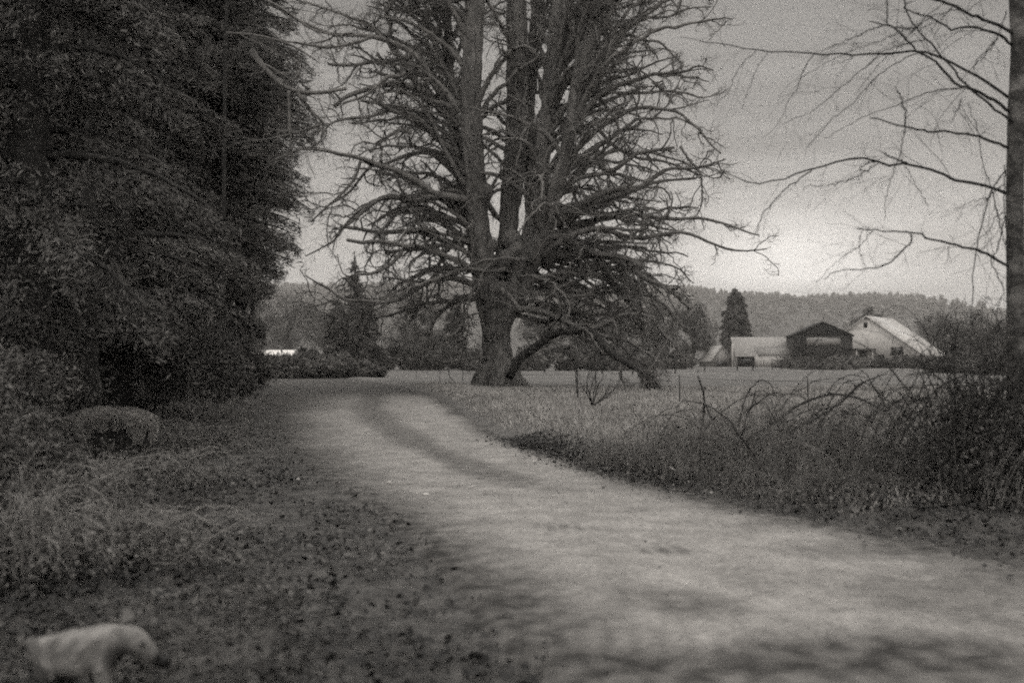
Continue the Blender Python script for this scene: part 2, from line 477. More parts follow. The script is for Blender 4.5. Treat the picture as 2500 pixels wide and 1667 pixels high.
# wood: small rough conifers and round crowns, one mass
mb = MB()
n = 5200
tx = rng.uniform(-760, 760, n); ty = 700 + (DH + 25 - 700) * rng.random(n) ** .6
k = rng.integers(0, n, 1500); ty[k] = rng.uniform(DH - 30, DH + 20, len(k))
tz = hill_h(tx, ty) - 1
hh = rng.uniform(7, 11, n) * (1 + .25 * wave(tx, ty, .03, 51)); ww = hh * rng.uniform(.3, .6, n)
for lv in range(5):
    z0 = tz + hh * (.08 + .19 * lv); z1 = z0 + hh * .22; rr = ww * (1 - .13 * lv)
    S = 6; th = np.linspace(0, 6.283, S, endpoint=False)[None] + rng.uniform(0, 6, (n, 1))
    r_ = rr[:, None] * rng.uniform(.6, 1.25, (n, S))
    ring = np.stack([tx[:, None] + r_ * np.cos(th), ty[:, None] + r_ * np.sin(th), z0[:, None] + rng.uniform(-.4, .4, (n, S))], -1)
    top = np.stack([tx, ty, z1], -1)[:, None]
    V = np.concatenate([ring, top], 1); b = np.arange(n)[:, None, None] * 7
    tri = np.array([[i, (i + 1) % S, 6] for i in range(S)])[None] + b
    mb.add(V.reshape(-1, 3), tri.reshape(-1, 3), np.repeat(rng.uniform(.6, 1.3, n), S))
wood = mb.build('hillside_wood', M['far_leaf'], smooth=False)
tag(wood, 'dense grey wood covering the ridge beyond the farm', 'wood', kind='stuff')

# ------------------------------------------------------------------ tree builders
def base_on_ground(px, d):
    x = (px - CX) / F * d
    return np.array([x, d, float(height(np.array([x]), np.array([d]))[0]) - .05])

def conifer(name, label, base, h, rmax, nf, size, m, prof='cone', clear=.06, droop=.35, cat='tree', group=None, nb=None, bare=0.0, tone=(.8, 1.2), lean=0, cw=.55):
    base = np.asarray(base, float)
    root = empty(name, base); tag(root, label, cat, group)
    tb = MB()
    K = 12; t = np.linspace(0, 1, K)
    P = np.stack([lean * t ** 2, .15 * np.sin(t * 5), h * t], 1)[None]
    tr = h * .016 + .04
    tubes(tb, P, (tr * (1.15 - t) ** 1.0)[None], 8, .08)
    nb = nb or int(h * 7)
    u = np.sort(rng.uniform(clear, .985, nb)); a = rng.uniform(0, 6.283, nb)
    if prof == 'cone': pr = (1 - u) ** .85 * np.clip((u - clear) / .07 + .55, 0, 1)
    elif prof == 'egg': pr = np.clip(np.sin(np.pi * np.clip((u - clear * .5) / (1 - clear * .5), 0, 1) ** .75), 0, 1) ** .7
    else: pr = (1 - u ** 2.2) ** .6
    L = rmax * pr * rng.uniform(.6, 1.12, nb)
    dirs = np.stack([np.cos(a), np.sin(a), np.full(nb, 0.)], 1)
    e0 = rng.uniform(-.05, .45, nb)
    KB = 6; q = np.linspace(0, 1, KB)
    zb = h * u
    bx = lean * u ** 2
    BP = np.stack([np.array([bx, .15 * np.sin(u * 5), zb]).T + dirs * (L * qq)[:, None] + np.array([0, 0, 1.]) * ((e0 * qq - droop * qq ** 2) * L)[:, None] for qq in q], 1)
    tubes(tb, BP, (tr * .28 * (1.05 - q))[None] * np.clip(L / rmax, .3, 1)[:, None], 4)
    tb.build('trunk', M['twig'], root)
    # foliage hung along the boughs
    wgt = L ** 1.6; wgt /= wgt.sum()
    bi = rng.choice(nb, nf, p=wgt); tt = rng.uniform(.12 + bare, 1, nf) ** .75
    bt = rng.uniform(.75, 1.2, nb)
    Lb = L[bi]
    pos = np.stack([bx[bi], .15 * np.sin(u[bi] * 5), zb[bi]], 1) + dirs[bi] * (Lb * tt)[:, None]
    pos[:, 2] += (e0[bi] * tt - droop * tt ** 2) * Lb
    side = np.stack([-dirs[bi, 1], dirs[bi, 0], np.zeros(nf)], 1)
    sp = Lb * .22 * (1.15 - tt) + .08 * size
    # the fans of a bough: lateral sprays that hang a little
    lat = rng.normal(size=nf) * sp
    pos += side * lat[:, None]
    pos[:, 2] -= np.abs(lat) * .35 + np.abs(rng.normal(size=nf)) * (.10 * Lb ** .5 + size * .25)
    dd = norm(dirs[bi] * .7 + side * np.sign(lat)[:, None] * .5 + rng.normal(size=(nf, 3)) * .45 + np.array([0, 0, -.3]))
    s = size * rng.uniform(.55, 1.4, nf)
    fb = MB(); cards(fb, pos, dd, s * 1.5, s * cw, bt[bi] * rng.uniform(*tone, nf))
    fb.build('crown', m, root, smooth=False)
    return root

def round_tree(name, label, base, h, rad, nf, size, m, trunk_h=.3, cat='tree', group=None, ncl=26, squash=.85, limb_m=None, card=(1.3, .5), trunk_r=None):
    base = np.asarray(base, float)
    root = empty(name, base); tag(root, label, cat, group)
    tb = MB(); K = 8; t = np.linspace(0, 1, K)
    tr = trunk_r or h * .02 + .03
    P = np.stack([.04 * h * np.sin(t * 3), .02 * h * np.cos(t * 4), h * .8 * t], 1)[None]
    tubes(tb, P, (tr * (1.2 - t))[None], 7, .08)
    # limb ends = clump centres
    cz = h * (trunk_h + 1) / 2
    v = norm(rng.normal(size=(ncl, 3))) * (rng.uniform(.45, 1, ncl) ** .5)[:, None]
    C = np.stack([v[:, 0] * rad, v[:, 1] * rad, cz + v[:, 2] * h * (1 - trunk_h) / 2 * squash * 1.1], 1)
    s0 = np.stack([np.zeros(ncl), np.zeros(ncl), np.clip(C[:, 2] * .55, h * .08, h * .75)], 1)
    q = np.linspace(0, 1, 6)[None, :, None]
    LPp = s0[:, None] * (1 - q) + C[:, None] * q; LPp[:, :, 2] += (np.sin(q * 3.14) * .06 * h)[:, :, 0]
    LPp[:, 1:-1] += rng.normal(size=(ncl, 4, 3)) * rad * .04
    LR = (tr * .5 * (1.05 - q[0, :, 0]))[None] * np.ones((ncl, 1))
    tubes(tb, LPp, LR, 5)
    P2, R2 = grow(LPp, LR, 6, .3, 1, (.4, 1.1), (rad * .25, rad * .6), 5, .5, np.full(ncl * 6, .006 * h * .3), .22)
    tubes(tb, P2, R2, 3)
    P3, R3 = grow(P2, R2, 5, .2, 1, (.4, 1.1), (rad * .12, rad * .3), 4, .6, np.full(len(P2) * 5, .004 * h * .3), .25)
    tubes(tb, P3, R3, 3)
    tb.build('trunk', limb_m or M['twig'], root)
    ci = rng.integers(0, ncl, nf)
    cr_ = rad * rng.uniform(.22, .5, ncl)
    o = norm(rng.normal(size=(nf, 3))) * (rng.random(nf) ** .45)[:, None] * cr_[ci][:, None] * np.array([1, 1, .75])
    pos = C[ci] + o
    pos[:, 2] = np.maximum(pos[:, 2], .05 * h * rng.random(nf))
    s = size * rng.uniform(.5, 1.5, nf)
    ct = rng.uniform(.6, 1.25, ncl)
    fb = MB(); cards(fb, pos, norm(rng.normal(size=(nf, 3)) + norm(o) * .8), s * card[0], s * card[1], ct[ci] * rng.uniform(.65, 1.35, nf))
    fb.build('crown', m, root, smooth=False)
    return root

# ------------------------------------------------------------------ the big mossy maple
DM = 50.0
mbase = np.array([(1214 - CX) / F * DM, DM, 0.0])
maple = empty('maple_tree', mbase)
tag(maple, 'huge bare many stemmed maple with mossy arching limbs beside the gravel track', 'tree')
def tr2(pts, s=1.0, ox=0, oy=0): return [(ox + p[0] * s, oy + p[1] * s) for p in pts]
z2 = lambda p: tr2(p, .3614, 650, 0)
z3 = lambda p: tr2(p, .3571, 1200, 0)
z4 = lambda p: tr2(p, .3635, 600, 480)
z6 = lambda p: tr2(p, .3635, 1200, 480)
def stem(pts, K=40):
    """pts: (px, py, dd, half-width px)"""
    a = np.array([list(W(p[0], p[1], DM + p[2])) + [p[3] / F * DM] for p in pts])
    a[:, 3] *= .92
    return resample(a, K)
S_main = stem([(1224, 962, 0, 62), (1218, 930, 0, 48), (1214, 880, 0, 39), (1212, 830, 0, 38), (1212, 780, 0, 43), (1214, 735, 0, 50), (1220, 690, 0, 52)], 24)
S_left = stem([(1200, 770, 0, 34), (1186, 690, -.1, 34), (1174, 610, -.3, 31), (1165, 530, -.5, 30), (1158, 420, -.7, 28), (1150, 300, -.8, 27), (1150, 180, -.9, 26), (1158, 60, -1, 25), (1164, -100, -1, 22), (1160, -260, -1, 13), (1150, -340, -1, 5)], 60)
S_mid = stem([(1222, 770, .2, 32), (1232, 690, .5, 34), (1238, 600, .7, 26), (1246, 500, .8, 27), (1256, 400, .8, 30), (1262, 300, .7, 29), (1262, 180, .7, 28), (1262, 60, .7, 27), (1262, -120, .7, 22), (1270, -300, .7, 12), (1275, -380, .7, 5)], 60)
S_right = stem([(1228, 780, -.2, 28), (1256, 710, -.3, 33), (1286, 640, -.4, 32), (1304, 560, -.4, 29), (1312, 480, -.4, 25), (1322, 390, -.4, 23), (1336, 290, -.3, 22), (1348, 180, -.2, 22), (1362, 60, -.1, 21), (1376, -100, 0, 16), (1390, -260, 0, 6)], 60)
S_r2 = stem([(1290, 600, .6, 22), (1300, 520, 1.4, 20), (1296, 420, 1.9, 19), (1290, 300, 2.2, 17), (1296, 180, 2.4, 17), (1310, 40, 2.5, 15), (1320, -160, 2.6, 7)], 50)
S_l2 = stem([(1172, 640, .6, 20), (1158, 560, 1.3, 17), (1128, 460, 1.7, 14), (1112, 340, 2, 13), (1100, 200, 2.2, 12), (1094, 40, 2.3, 10), (1090, -140, 2.4, 5)], 50)
S_r3 = stem([(1300, 640, -1.2, 20), (1330, 560, -2.0, 18), (1362, 440, -2.4, 16), (1392, 320, -2.6, 15), (1410, 200, -2.6, 17), (1440, 110, -2.7, 20), (1454, 60, -2.8, 18), (1440, 0, -2.8, 14), (1430, -120, -2.8, 8)], 50)
stems = [S_main, S_left, S_mid, S_right, S_r2, S_l2, S_r3]
tbm = MB()
for S in stems:
    tubes(tbm, S[None, :, :3], S[None, :, 3], 18, .05)
# buttress roots
for pts in [[(1240, 900, -.3, 26), (1262, 932, -.5, 22), (1290, 948, -.7, 14), (1318, 957, -.9, 6)], [(1190, 900, -.3, 24), (1172, 930, -.5, 22), (1155, 948, -.6, 15), (1138, 960, -.8, 8)],
            [(1215, 900, -.5, 26), (1212, 935, -.9, 24), (1205, 955, -1.3, 14), (1200, 966, -1.8, 5)]]:
    S = stem(pts, 12); tubes(tbm, S[None, :, :3], S[None, :, 3], 10, .06)
for (px, py, dd, r) in [(1240, 640, -.4, 30), (1262, 615, -.6, 22), (1278, 700, -.5, 26), (1300, 610, -.7, 24), (1180, 470, -.8, 24), (1200, 600, -.3, 16), (1248, 585, .1, 26), (1330, 560, -.6, 22)]:
    c = W(px, py, DM + dd); rr = r / F * DM
    S = np.stack([c + np.array([0, 0, 1]) * rr * k for k in np.linspace(-1, 1, 8)]); rad = rr * np.sqrt(np.clip(1 - np.linspace(-.97, .97, 8) ** 2, 0, 1))
    tubes(tbm, S[None], rad[None], 10, .08)
trunk = tbm.build('trunk', M['bark'], maple, origin=mbase)
rm = trunk.modifiers.new('r', 'REMESH'); rm.mode = 'VOXEL'; rm.voxel_size = .085; rm.use_smooth_shade = True
dg = bpy.context.evaluated_depsgraph_get()
me2 = bpy.data.meshes.new_from_object(trunk.evaluated_get(dg)); me2.name = 'trunk'
trunk.modifiers.clear(); trunk.data = me2
if not me2.materials: me2.materials.append(M['bark'])
# bark ridges: push the surface in and out along the trunk
nv = len(me2.vertices); co = np.empty(nv * 3, np.float32); me2.vertices.foreach_get('co', co); co = co.reshape(-1, 3)
no = np.empty(nv * 3, np.float32); me2.vertices.foreach_get('normal', no); no = no.reshape(-1, 3)
ang_ = np.arctan2(no[:, 1], no[:, 0])
dsp = .035 * np.sin(ang_ * 9 + 1.3 * np.sin(co[:, 2] * 1.1) + co[:, 2] * .5) + .05 * wave(co[:, 0] + co[:, 1], co[:, 2], 2.2, 71) + .03 * wave(co[:, 0] * 2, co[:, 2] * 1.4 + co[:, 1], 5, 72)
co += no * dsp[:, None]; me2.vertices.foreach_set('co', co.ravel()); me2.update()

# traced limbs: (points, half width px start, end, depth offset start, end)
TR = [
 (z4([(1530, 490), (1440, 440), (1330, 395), (1220, 355), (1080, 335), (960, 310), (850, 300), (780, 310), (680, 290)]), 9, 4, -.5, -4.5),
 (z4([(1480, 360), (1350, 330), (1240, 330), (1180, 350), (1050, 360), (935, 380)]), 6, 4, -.5, -2.5),
 (z4([(1050, 370), (1000, 430), (940, 475), (850, 515), (740, 525), (650, 555)]), 5.5, 2, -2.6, -4.5),
 (z4([(1560, 600), (1450, 560), (1350, 545), (1290, 550), (1190, 590), (1120, 640), (1030, 690), (900, 715), (800, 700), (650, 690), (560, 620), (500, 590), (400, 530)]), 8, 1.3, -.5, -6),
 (z4([(620, 690), (520, 720), (410, 745)]), 2.2, 1, -5, -6),
 (z4([(870, 725), (810, 760), (730, 785)]), 3.5, 1.2, -3.8, -4.3),
 (z4([(1300, 550), (1200, 572), (1120, 570), (1020, 555), (920, 540)]), 4.5, 1.5, -1, -3),
 (z4([(1370, 330), (1310, 430), (1270, 520), (1240, 560)]), 6, 4, .8, .5),
 (z4([(1500, 310), (1440, 260), (1340, 180), (1230, 110), (1110, 50), (1000, 5), (860, 30), (760, 100), (660, 200), (600, 290), (500, 350), (400, 400)]), 9, 1.5, 0, -3),
 (z4([(1110, 60), (1010, 120), (930, 210), (860, 280)]), 6, 3, -1, -2),
 (z4([(1460, 330), (1300, 290), (1180, 240), (1060, 235), (960, 240), (850, 235), (740, 215), (640, 200)]), 8, 4, 0, 3.5),
 (z4([(1570, 560), (1520, 640), (1490, 740), (1450, 850), (1400, 920), (1320, 950)]), 5, 2, -.7, -2.4),
 (z4([(1610, 1080), (1500, 1090), (1430, 1100), (1320, 1112)]), 4, 1.5, -.5, -1.8),
 (z4([(1300, 570), (1290, 680), (1220, 760)]), 3.5, 1.2, -1.1, -1.5),
 (z4([(1190, 590), (1180, 680), (1150, 740)]), 3, 1.4, -1.6, -1.8),
 (z4([(960, 310), (958, 420), (960, 540), (985, 610)]), 2, 1, -2.6, -2.8),
 (z4([(850, 310), (850, 380), (800, 480), (820, 560), (790, 640)]), 2.3, 1, -3.4, -3.6),
 (z4([(1570, 780), (1500, 800), (1460, 860), (1520, 930)]), 2.6, 1, -.8, -1.5),
 (z6([(120, 1215), (190, 1090), (300, 1010), (400, 930), (500, 905), (600, 900), (680, 910), (740, 980), (820, 1060), (920, 1120), (1000, 1170), (1070, 1240), (1110, 1280)]), 11, 7, -1.6, -6.5),
 (z6([(990, 1160), (1030, 1190), (1080, 1210), (1120, 1250)]), 5, 3, -5.8, -6.4),
 (z6([(990, 1180), (1020, 1230), (1050, 1260), (1100, 1300)]), 5, 2.4, -5.8, -6.4),
 (z6([(140, 750), (300, 765), (420, 800), (500, 840), (600, 890)]), 9, 6, -.6, -3),
 (z6([(640, 900), (760, 860), (860, 800), (980, 790), (1100, 810)]), 7, 3, -3.2, -5),
 (z6([(220, 640), (400, 660), (520, 670), (680, 660)]), 7, 4, -.7, -3),
 (z6([(360, 440), (440, 390), (520, 350), (620, 355), (720, 385), (850, 400), (950, 430), (1010, 480)]), 11, 6, -.5, -4),
 (z6([(340, 400), (400, 340), (500, 280), (620, 230), (760, 220), (880, 260), (1000, 280), (1120, 260), (1250, 240), (1350, 255), (1470, 310), (1600, 355), (1720, 365), (1850, 350)]), 9, 1.3, -1.5, -6),
 (z6([(340, 260), (380, 200), (480, 140), (560, 70), (680, 10), (800, -40), (900, -60)]), 11, 6, -1, -4),
 (z6([(500, 200), (680, 160), (860, 130), (980, 120), (1120, 145), (1280, 150), (1400, 145), (1500, 165), (1620, 200), (1720, 240), (1800, 260)]), 8, 1.4, -1, -5),
 (z6([(440, 500), (620, 490), (800, 480), (950, 500), (1050, 560), (1180, 610), (1270, 690), (1340, 750)]), 9, 4, -.5, -5),
 (z6([(300, 560), (500, 530), (660, 520), (820, 580), (900, 660), (980, 740), (1080, 810), (1160, 930), (1260, 1010)]), 8, 3, 0, -3),
 (z6([(560, 370), (700, 420), (780, 560), (900, 690), (1000, 820), (1040, 950), (1060, 1030)]), 7, 3, 0, -1),
 (z6([(1000, 280), (1020, 180), (1010, 100), (960, 40)]), 6, 3, -4, -3.6),
 (z6([(700, 920), (820, 950), (920, 970), (1010, 1030), (1060, 1060), (1150, 1120)]), 5, 2.5, -3.6, -4.6),
 (z6([(300, 620), (420, 570), (560, 580), (650, 620), (760, 700), (840, 800)]), 6, 2.4, 1, 2),
 (z6([(260, 700), (420, 760), (640, 790), (860, 790), (1000, 830), (1130, 900)]), 6, 2.4, 1, 2.6),
 (z6([(700, 540), (860, 560), (1000, 640), (1150, 720), (1250, 830), (1330, 930), (1400, 1010)]), 6, 2, 2, 4),
 (z6([(620, 480), (900, 430), (1100, 440), (1250, 480), (1330, 560), (1360, 580)]), 5, 1.4, 2, 4),
 (z3([(400, 1180), (560, 1040), (660, 950), (740, 870), (850, 810), (940, 760), (1040, 735), (1180, 750), (1280, 770), (1350, 830), (1430, 900), (1500, 990), (1570, 1050)]), 8, 1.8, -.5, -6),
 (z3([(420, 830), (480, 760), (600, 690), (720, 640), (850, 590), (980, 550), (1100, 510), (1240, 500), (1330, 490), (1410, 450), (1520, 485)]), 9, 1.8, -.5, -5),
 (z3([(560, 790), (700, 730), (820, 680), (920, 645), (1060, 635), (1200, 625), (1340, 640), (1440, 670), (1570, 640)]), 7, 1.6, .5, 4),
 (z3([(330, 1260), (380, 1180), (470, 1100), (580, 1070), (700, 1100), (800, 1170), (900, 1120), (1000, 1050), (1120, 1030), (1250, 1010)]), 10, 3, -.6, -4),
 (z3([(330, 1480), (400, 1440), (600, 1390), (750, 1340), (880, 1310), (1000, 1280), (1160, 1240), (1400, 1220)]), 8, 3, .5, 3),
 (z3([(450, 1540), (540, 1500), (680, 1400), (850, 1340), (1000, 1290), (1200, 1160), (1400, 1150), (1600, 1090)]), 10, 1.5, -1, -4.6),
 (z3([(600, 620), (740, 470), (830, 340), (920, 240), (1050, 280), (1150, 290), (1250, 390), (1310, 440)]), 7, 2, 1, 4),
 (z3([(400, 760), (560, 480), (700, 330), (850, 240), (1000, 130), (1200, 120), (1350, 60), (1500, 50)]), 8, 1.5, .2, -3),
 (z3([(720, 640), (830, 800), (900, 940), (950, 1030)]), 4, 2, -1.5, -2),
 (z3([(1100, 560), (1170, 610), (1240, 710)]), 4, 2.5, -3, -3.4),
 (z3([(1290, 1000), (1340, 1080), (1400, 1150), (1430, 1200), (1440, 1320), (1430, 1420), (1380, 1500)]), 3, 1.6, -3, -3.3),
 (z3([(730, 880), (840, 1000), (1000, 1080), (1160, 1100), (1340, 1160), (1420, 1200)]), 5, 3, 1, 3),
 (z2([(1330, 1100), (1280, 1030), (1180, 960), (1080, 850), (1000, 790), (850, 750), (760, 700), (640, 680)]), 9, 3, 0, -3.5),
 (z2([(1370, 1360), (1300, 1340), (1150, 1310), (1000, 1220), (870, 1150), (760, 1120), (640, 1070), (480, 1040), (380, 1010), (250, 1000), (120, 1060)]), 10, 1.5, -.8, -6),
 (z2([(1300, 1200), (1160, 1070), (1050, 1030), (900, 1070), (800, 1110), (700, 1130), (560, 1300), (400, 1400)]), 7, 2, 1, 4),
 (z2([(1180, 760), (1100, 640), (1000, 600), (850, 570), (700, 600), (550, 650), (460, 720)]), 9, 5, .5, -2),
 (z2([(1200, 680), (1130, 560), (1060, 430), (970, 350), (850, 290), (720, 250), (600, 240), (450, 235), (330, 190), (200, 130), (80, 60), (-20, 20)]), 9, 2, 0, -4),
 (z2([(1100, 700), (1020, 570), (930, 430), (830, 300), (840, 180), (810, 90), (870, 0)]), 7, 5, 1, 2),
 (z2([(960, 400), (880, 410), (720, 420), (600, 440), (480, 440), (420, 435)]), 6, 4, 1.3, 3),
 (z2([(1380, 1350), (1200, 1330), (1000, 1350), (820, 1330), (700, 1390), (600, 1480), (520, 1540)]), 12, 3, -.4, -3),
 (z2([(1310, 760), (1250, 560), (1180, 400), (1130, 240), (1080, 60)]), 7, 5, .4, .5),
 (z2([(1300, 900), (1210, 690), (1120, 480), (1040, 380)]), 6, 4, 1.2, 1.8),
 (z2([(1340, 1250), (1200, 1000), (1130, 850), (1040, 700), (900, 600)]), 6, 3, -1, -2),
 (z2([(1300, 760), (1160, 560), (1000, 480), (900, 520), (820, 520), (680, 640), (520, 700)]), 7, 3, -1.4, -3),
 (z2([(980, 900), (900, 880), (800, 940), (700, 1030)]), 5, 3, -2, -3),
 (z2([(830, 740), (700, 790), (560, 800), (430, 840), (380, 920)]), 5, 2, -2.5, -4),
 (z2([(720, 250), (560, 300), (400, 320), (200, 290), (0, 270)]), 5, 2, -2.6, -5),
 (z2([(830, 290), (700, 170), (600, 130), (400, 60), (200, 0)]), 5, 2, 2, 4),
 (z2([(640, 1080), (600, 1200), (520, 1300), (430, 1380), (300, 1500)]), 4, 1.6, -3.5, -4.4),
]
K1 = 26
P1, R1 = [], []
for pts, w0, w1, d0, d1 in TR:
    n_ = len(pts); dd = np.linspace(d0, d1, n_)
    a = np.array([list(W(p[0], p[1], DM + dd[i])) for i, p in enumerate(pts)])
    Pk = resample(a, K1)
    q = np.linspace(0, 1, K1)
    P1.append(Pk); R1.append((w0 * (1 - q) + w1 * q) / F * DM * (1 + .16 * wave(q * 30, q * 0 + len(P1), 1, 80)))
P1 = np.array(P1); R1 = np.array(R1)
for i in range(len(P1)):
    b_ = MB(); tubes(b_, P1[i:i + 1], R1[i:i + 1] * .97, 7, .2)
    # ragged moss tufts standing off the limb
    b_.build('limb', M['twig'] if i in (18, 19, 20) else M['moss_limb'], maple, origin=mbase)
# further limbs grown all round the stems
PG, RG = [], []
def grown(S, n, tlo, thi, seed, steep=False, side=0):
    r = np.random.default_rng(seed)
    for _ in range(n):
        t = r.uniform(tlo, thi); i = int(t * (len(S) - 1)); p = S[i, :3]; rad = S[i, 3]
        z = p[2]
        sd = side if side and r.random() < .85 else r.choice([-1, 1])
        a = (0 if sd > 0 else math.pi) + r.normal(0, .62)
        if r.random() < .14: a = r.uniform(0, 6.283)
        e0 = np.interp(z, [4, 7, 10, 14], [.15, .5, .95, 1.15]) + r.uniform(-.2, .2)
        e1 = np.interp(z, [4, 8, 14, 22], [-.55, -.35, -.1, .3]) + r.uniform(-.35, .35)
        L = r.uniform(5.5, 10.5) * np.interp(z, [4, 7, 13, 22, 26], [.75, 1, 1, .75, .35]) * (1 + .22 * math.cos(a))
        if steep == 'low': e0 = r.uniform(-.05, .4); e1 = r.uniform(-.9, -.2); L = r.uniform(5.5, 9.5) if side > 0 else r.uniform(4, 7)
        elif steep: e0 = r.uniform(1.0, 1.35); e1 = r.uniform(-.3, .5); L = r.uniform(4.5, 8.5) * np.interp(z, [14, 22], [1, .6])
        K = K1; q = np.linspace(0, 1, K); e = e0 + (e1 - e0) * q ** r.uniform(.7, 1.4)
        aa = a + .7 * np.sin(q * r.uniform(1, 5) + r.uniform(0, 6)) * q + np.cumsum(r.normal(0, .09, K))
        e = e + r.normal(0, .17, K) + np.cumsum(r.normal(0, .05, K))
        st = L / (K - 1)
        d = np.stack([np.cos(aa) * np.cos(e), np.sin(aa) * np.cos(e), np.sin(e)], 1) * st
        pp = p + np.concatenate([[np.zeros(3)], np.cumsum(d[:-1], 0)])
        pp[:, 2] = np.maximum(pp[:, 2], 1.2)
        r0 = min(rad * .5, r.uniform(.07, .15))
        PG.append(pp); RG.append(r0 * (1 - q) ** .8 + .028)
for S_, n_, sd_, si in ((S_left, 28, 1, -1), (S_mid, 7, 2, 0), (S_right, 32, 3, 1), (S_r2, 12, 4, 1), (S_l2, 22, 5, -1), (S_r3, 26, 6, 1)): grown(S_, n_, .1, .95, sd_, False, si)
for S_, n_, sd_, si in ((S_left, 20, 11, -1), (S_right, 20, 13, 1), (S_r2, 6, 14, 1), (S_l2, 16, 15, -1), (S_r3, 12, 16, 1)): grown(S_, n_, .08, .8, sd_, True, si)
grown(S_right, 24, .02, .22, 31, 'low', 1); grown(S_r3, 8, .0, .2, 32, 'low', 1); grown(S_left, 5, .03, .2, 33, 'low', -1)
PG = np.array(PG); RG = np.array(RG)
cb = MB()
tubes(cb, PG, RG, 6, .2)
PA = np.concatenate([P1, PG]); RA = np.concatenate([R1, RG])
P2, R2 = grow(PA, RA, 7, .25, .98, (.3, .95), (1.0, 3.4), 9, .6, np.full(len(PA) * 7, .022), .3, grav=-.02, up=.0)
tubes(cb, P2, R2, 5, .2)
P3, R3 = grow(P2, R2, 5, .3, 1.0, (.4, 1.2), (.3, 1.3), 6, .5, np.full(len(P2) * 5, .009), .32, up=.0)
tubes(cb, P3, R3, 3, .1)
P4, R4 = grow(P3, R3, 4, .15, 1.0, (.5, 1.3), (.2, .7), 4, .65, np.full(len(P3) * 4, .005), .25)
tubes(cb, P4, R4, 3)
# short spurs and moss knobs
P5, R5 = grow(PA, RA, 36, .1, 1.0, (.7, 1.5), (.1, .42), 3, .5, np.full(len(PA) * 36, .012), .25, grav=-.15)
tubes(cb, P5, R5, 3)
cb.build('crown', M['moss_limb'], maple, origin=mbase)

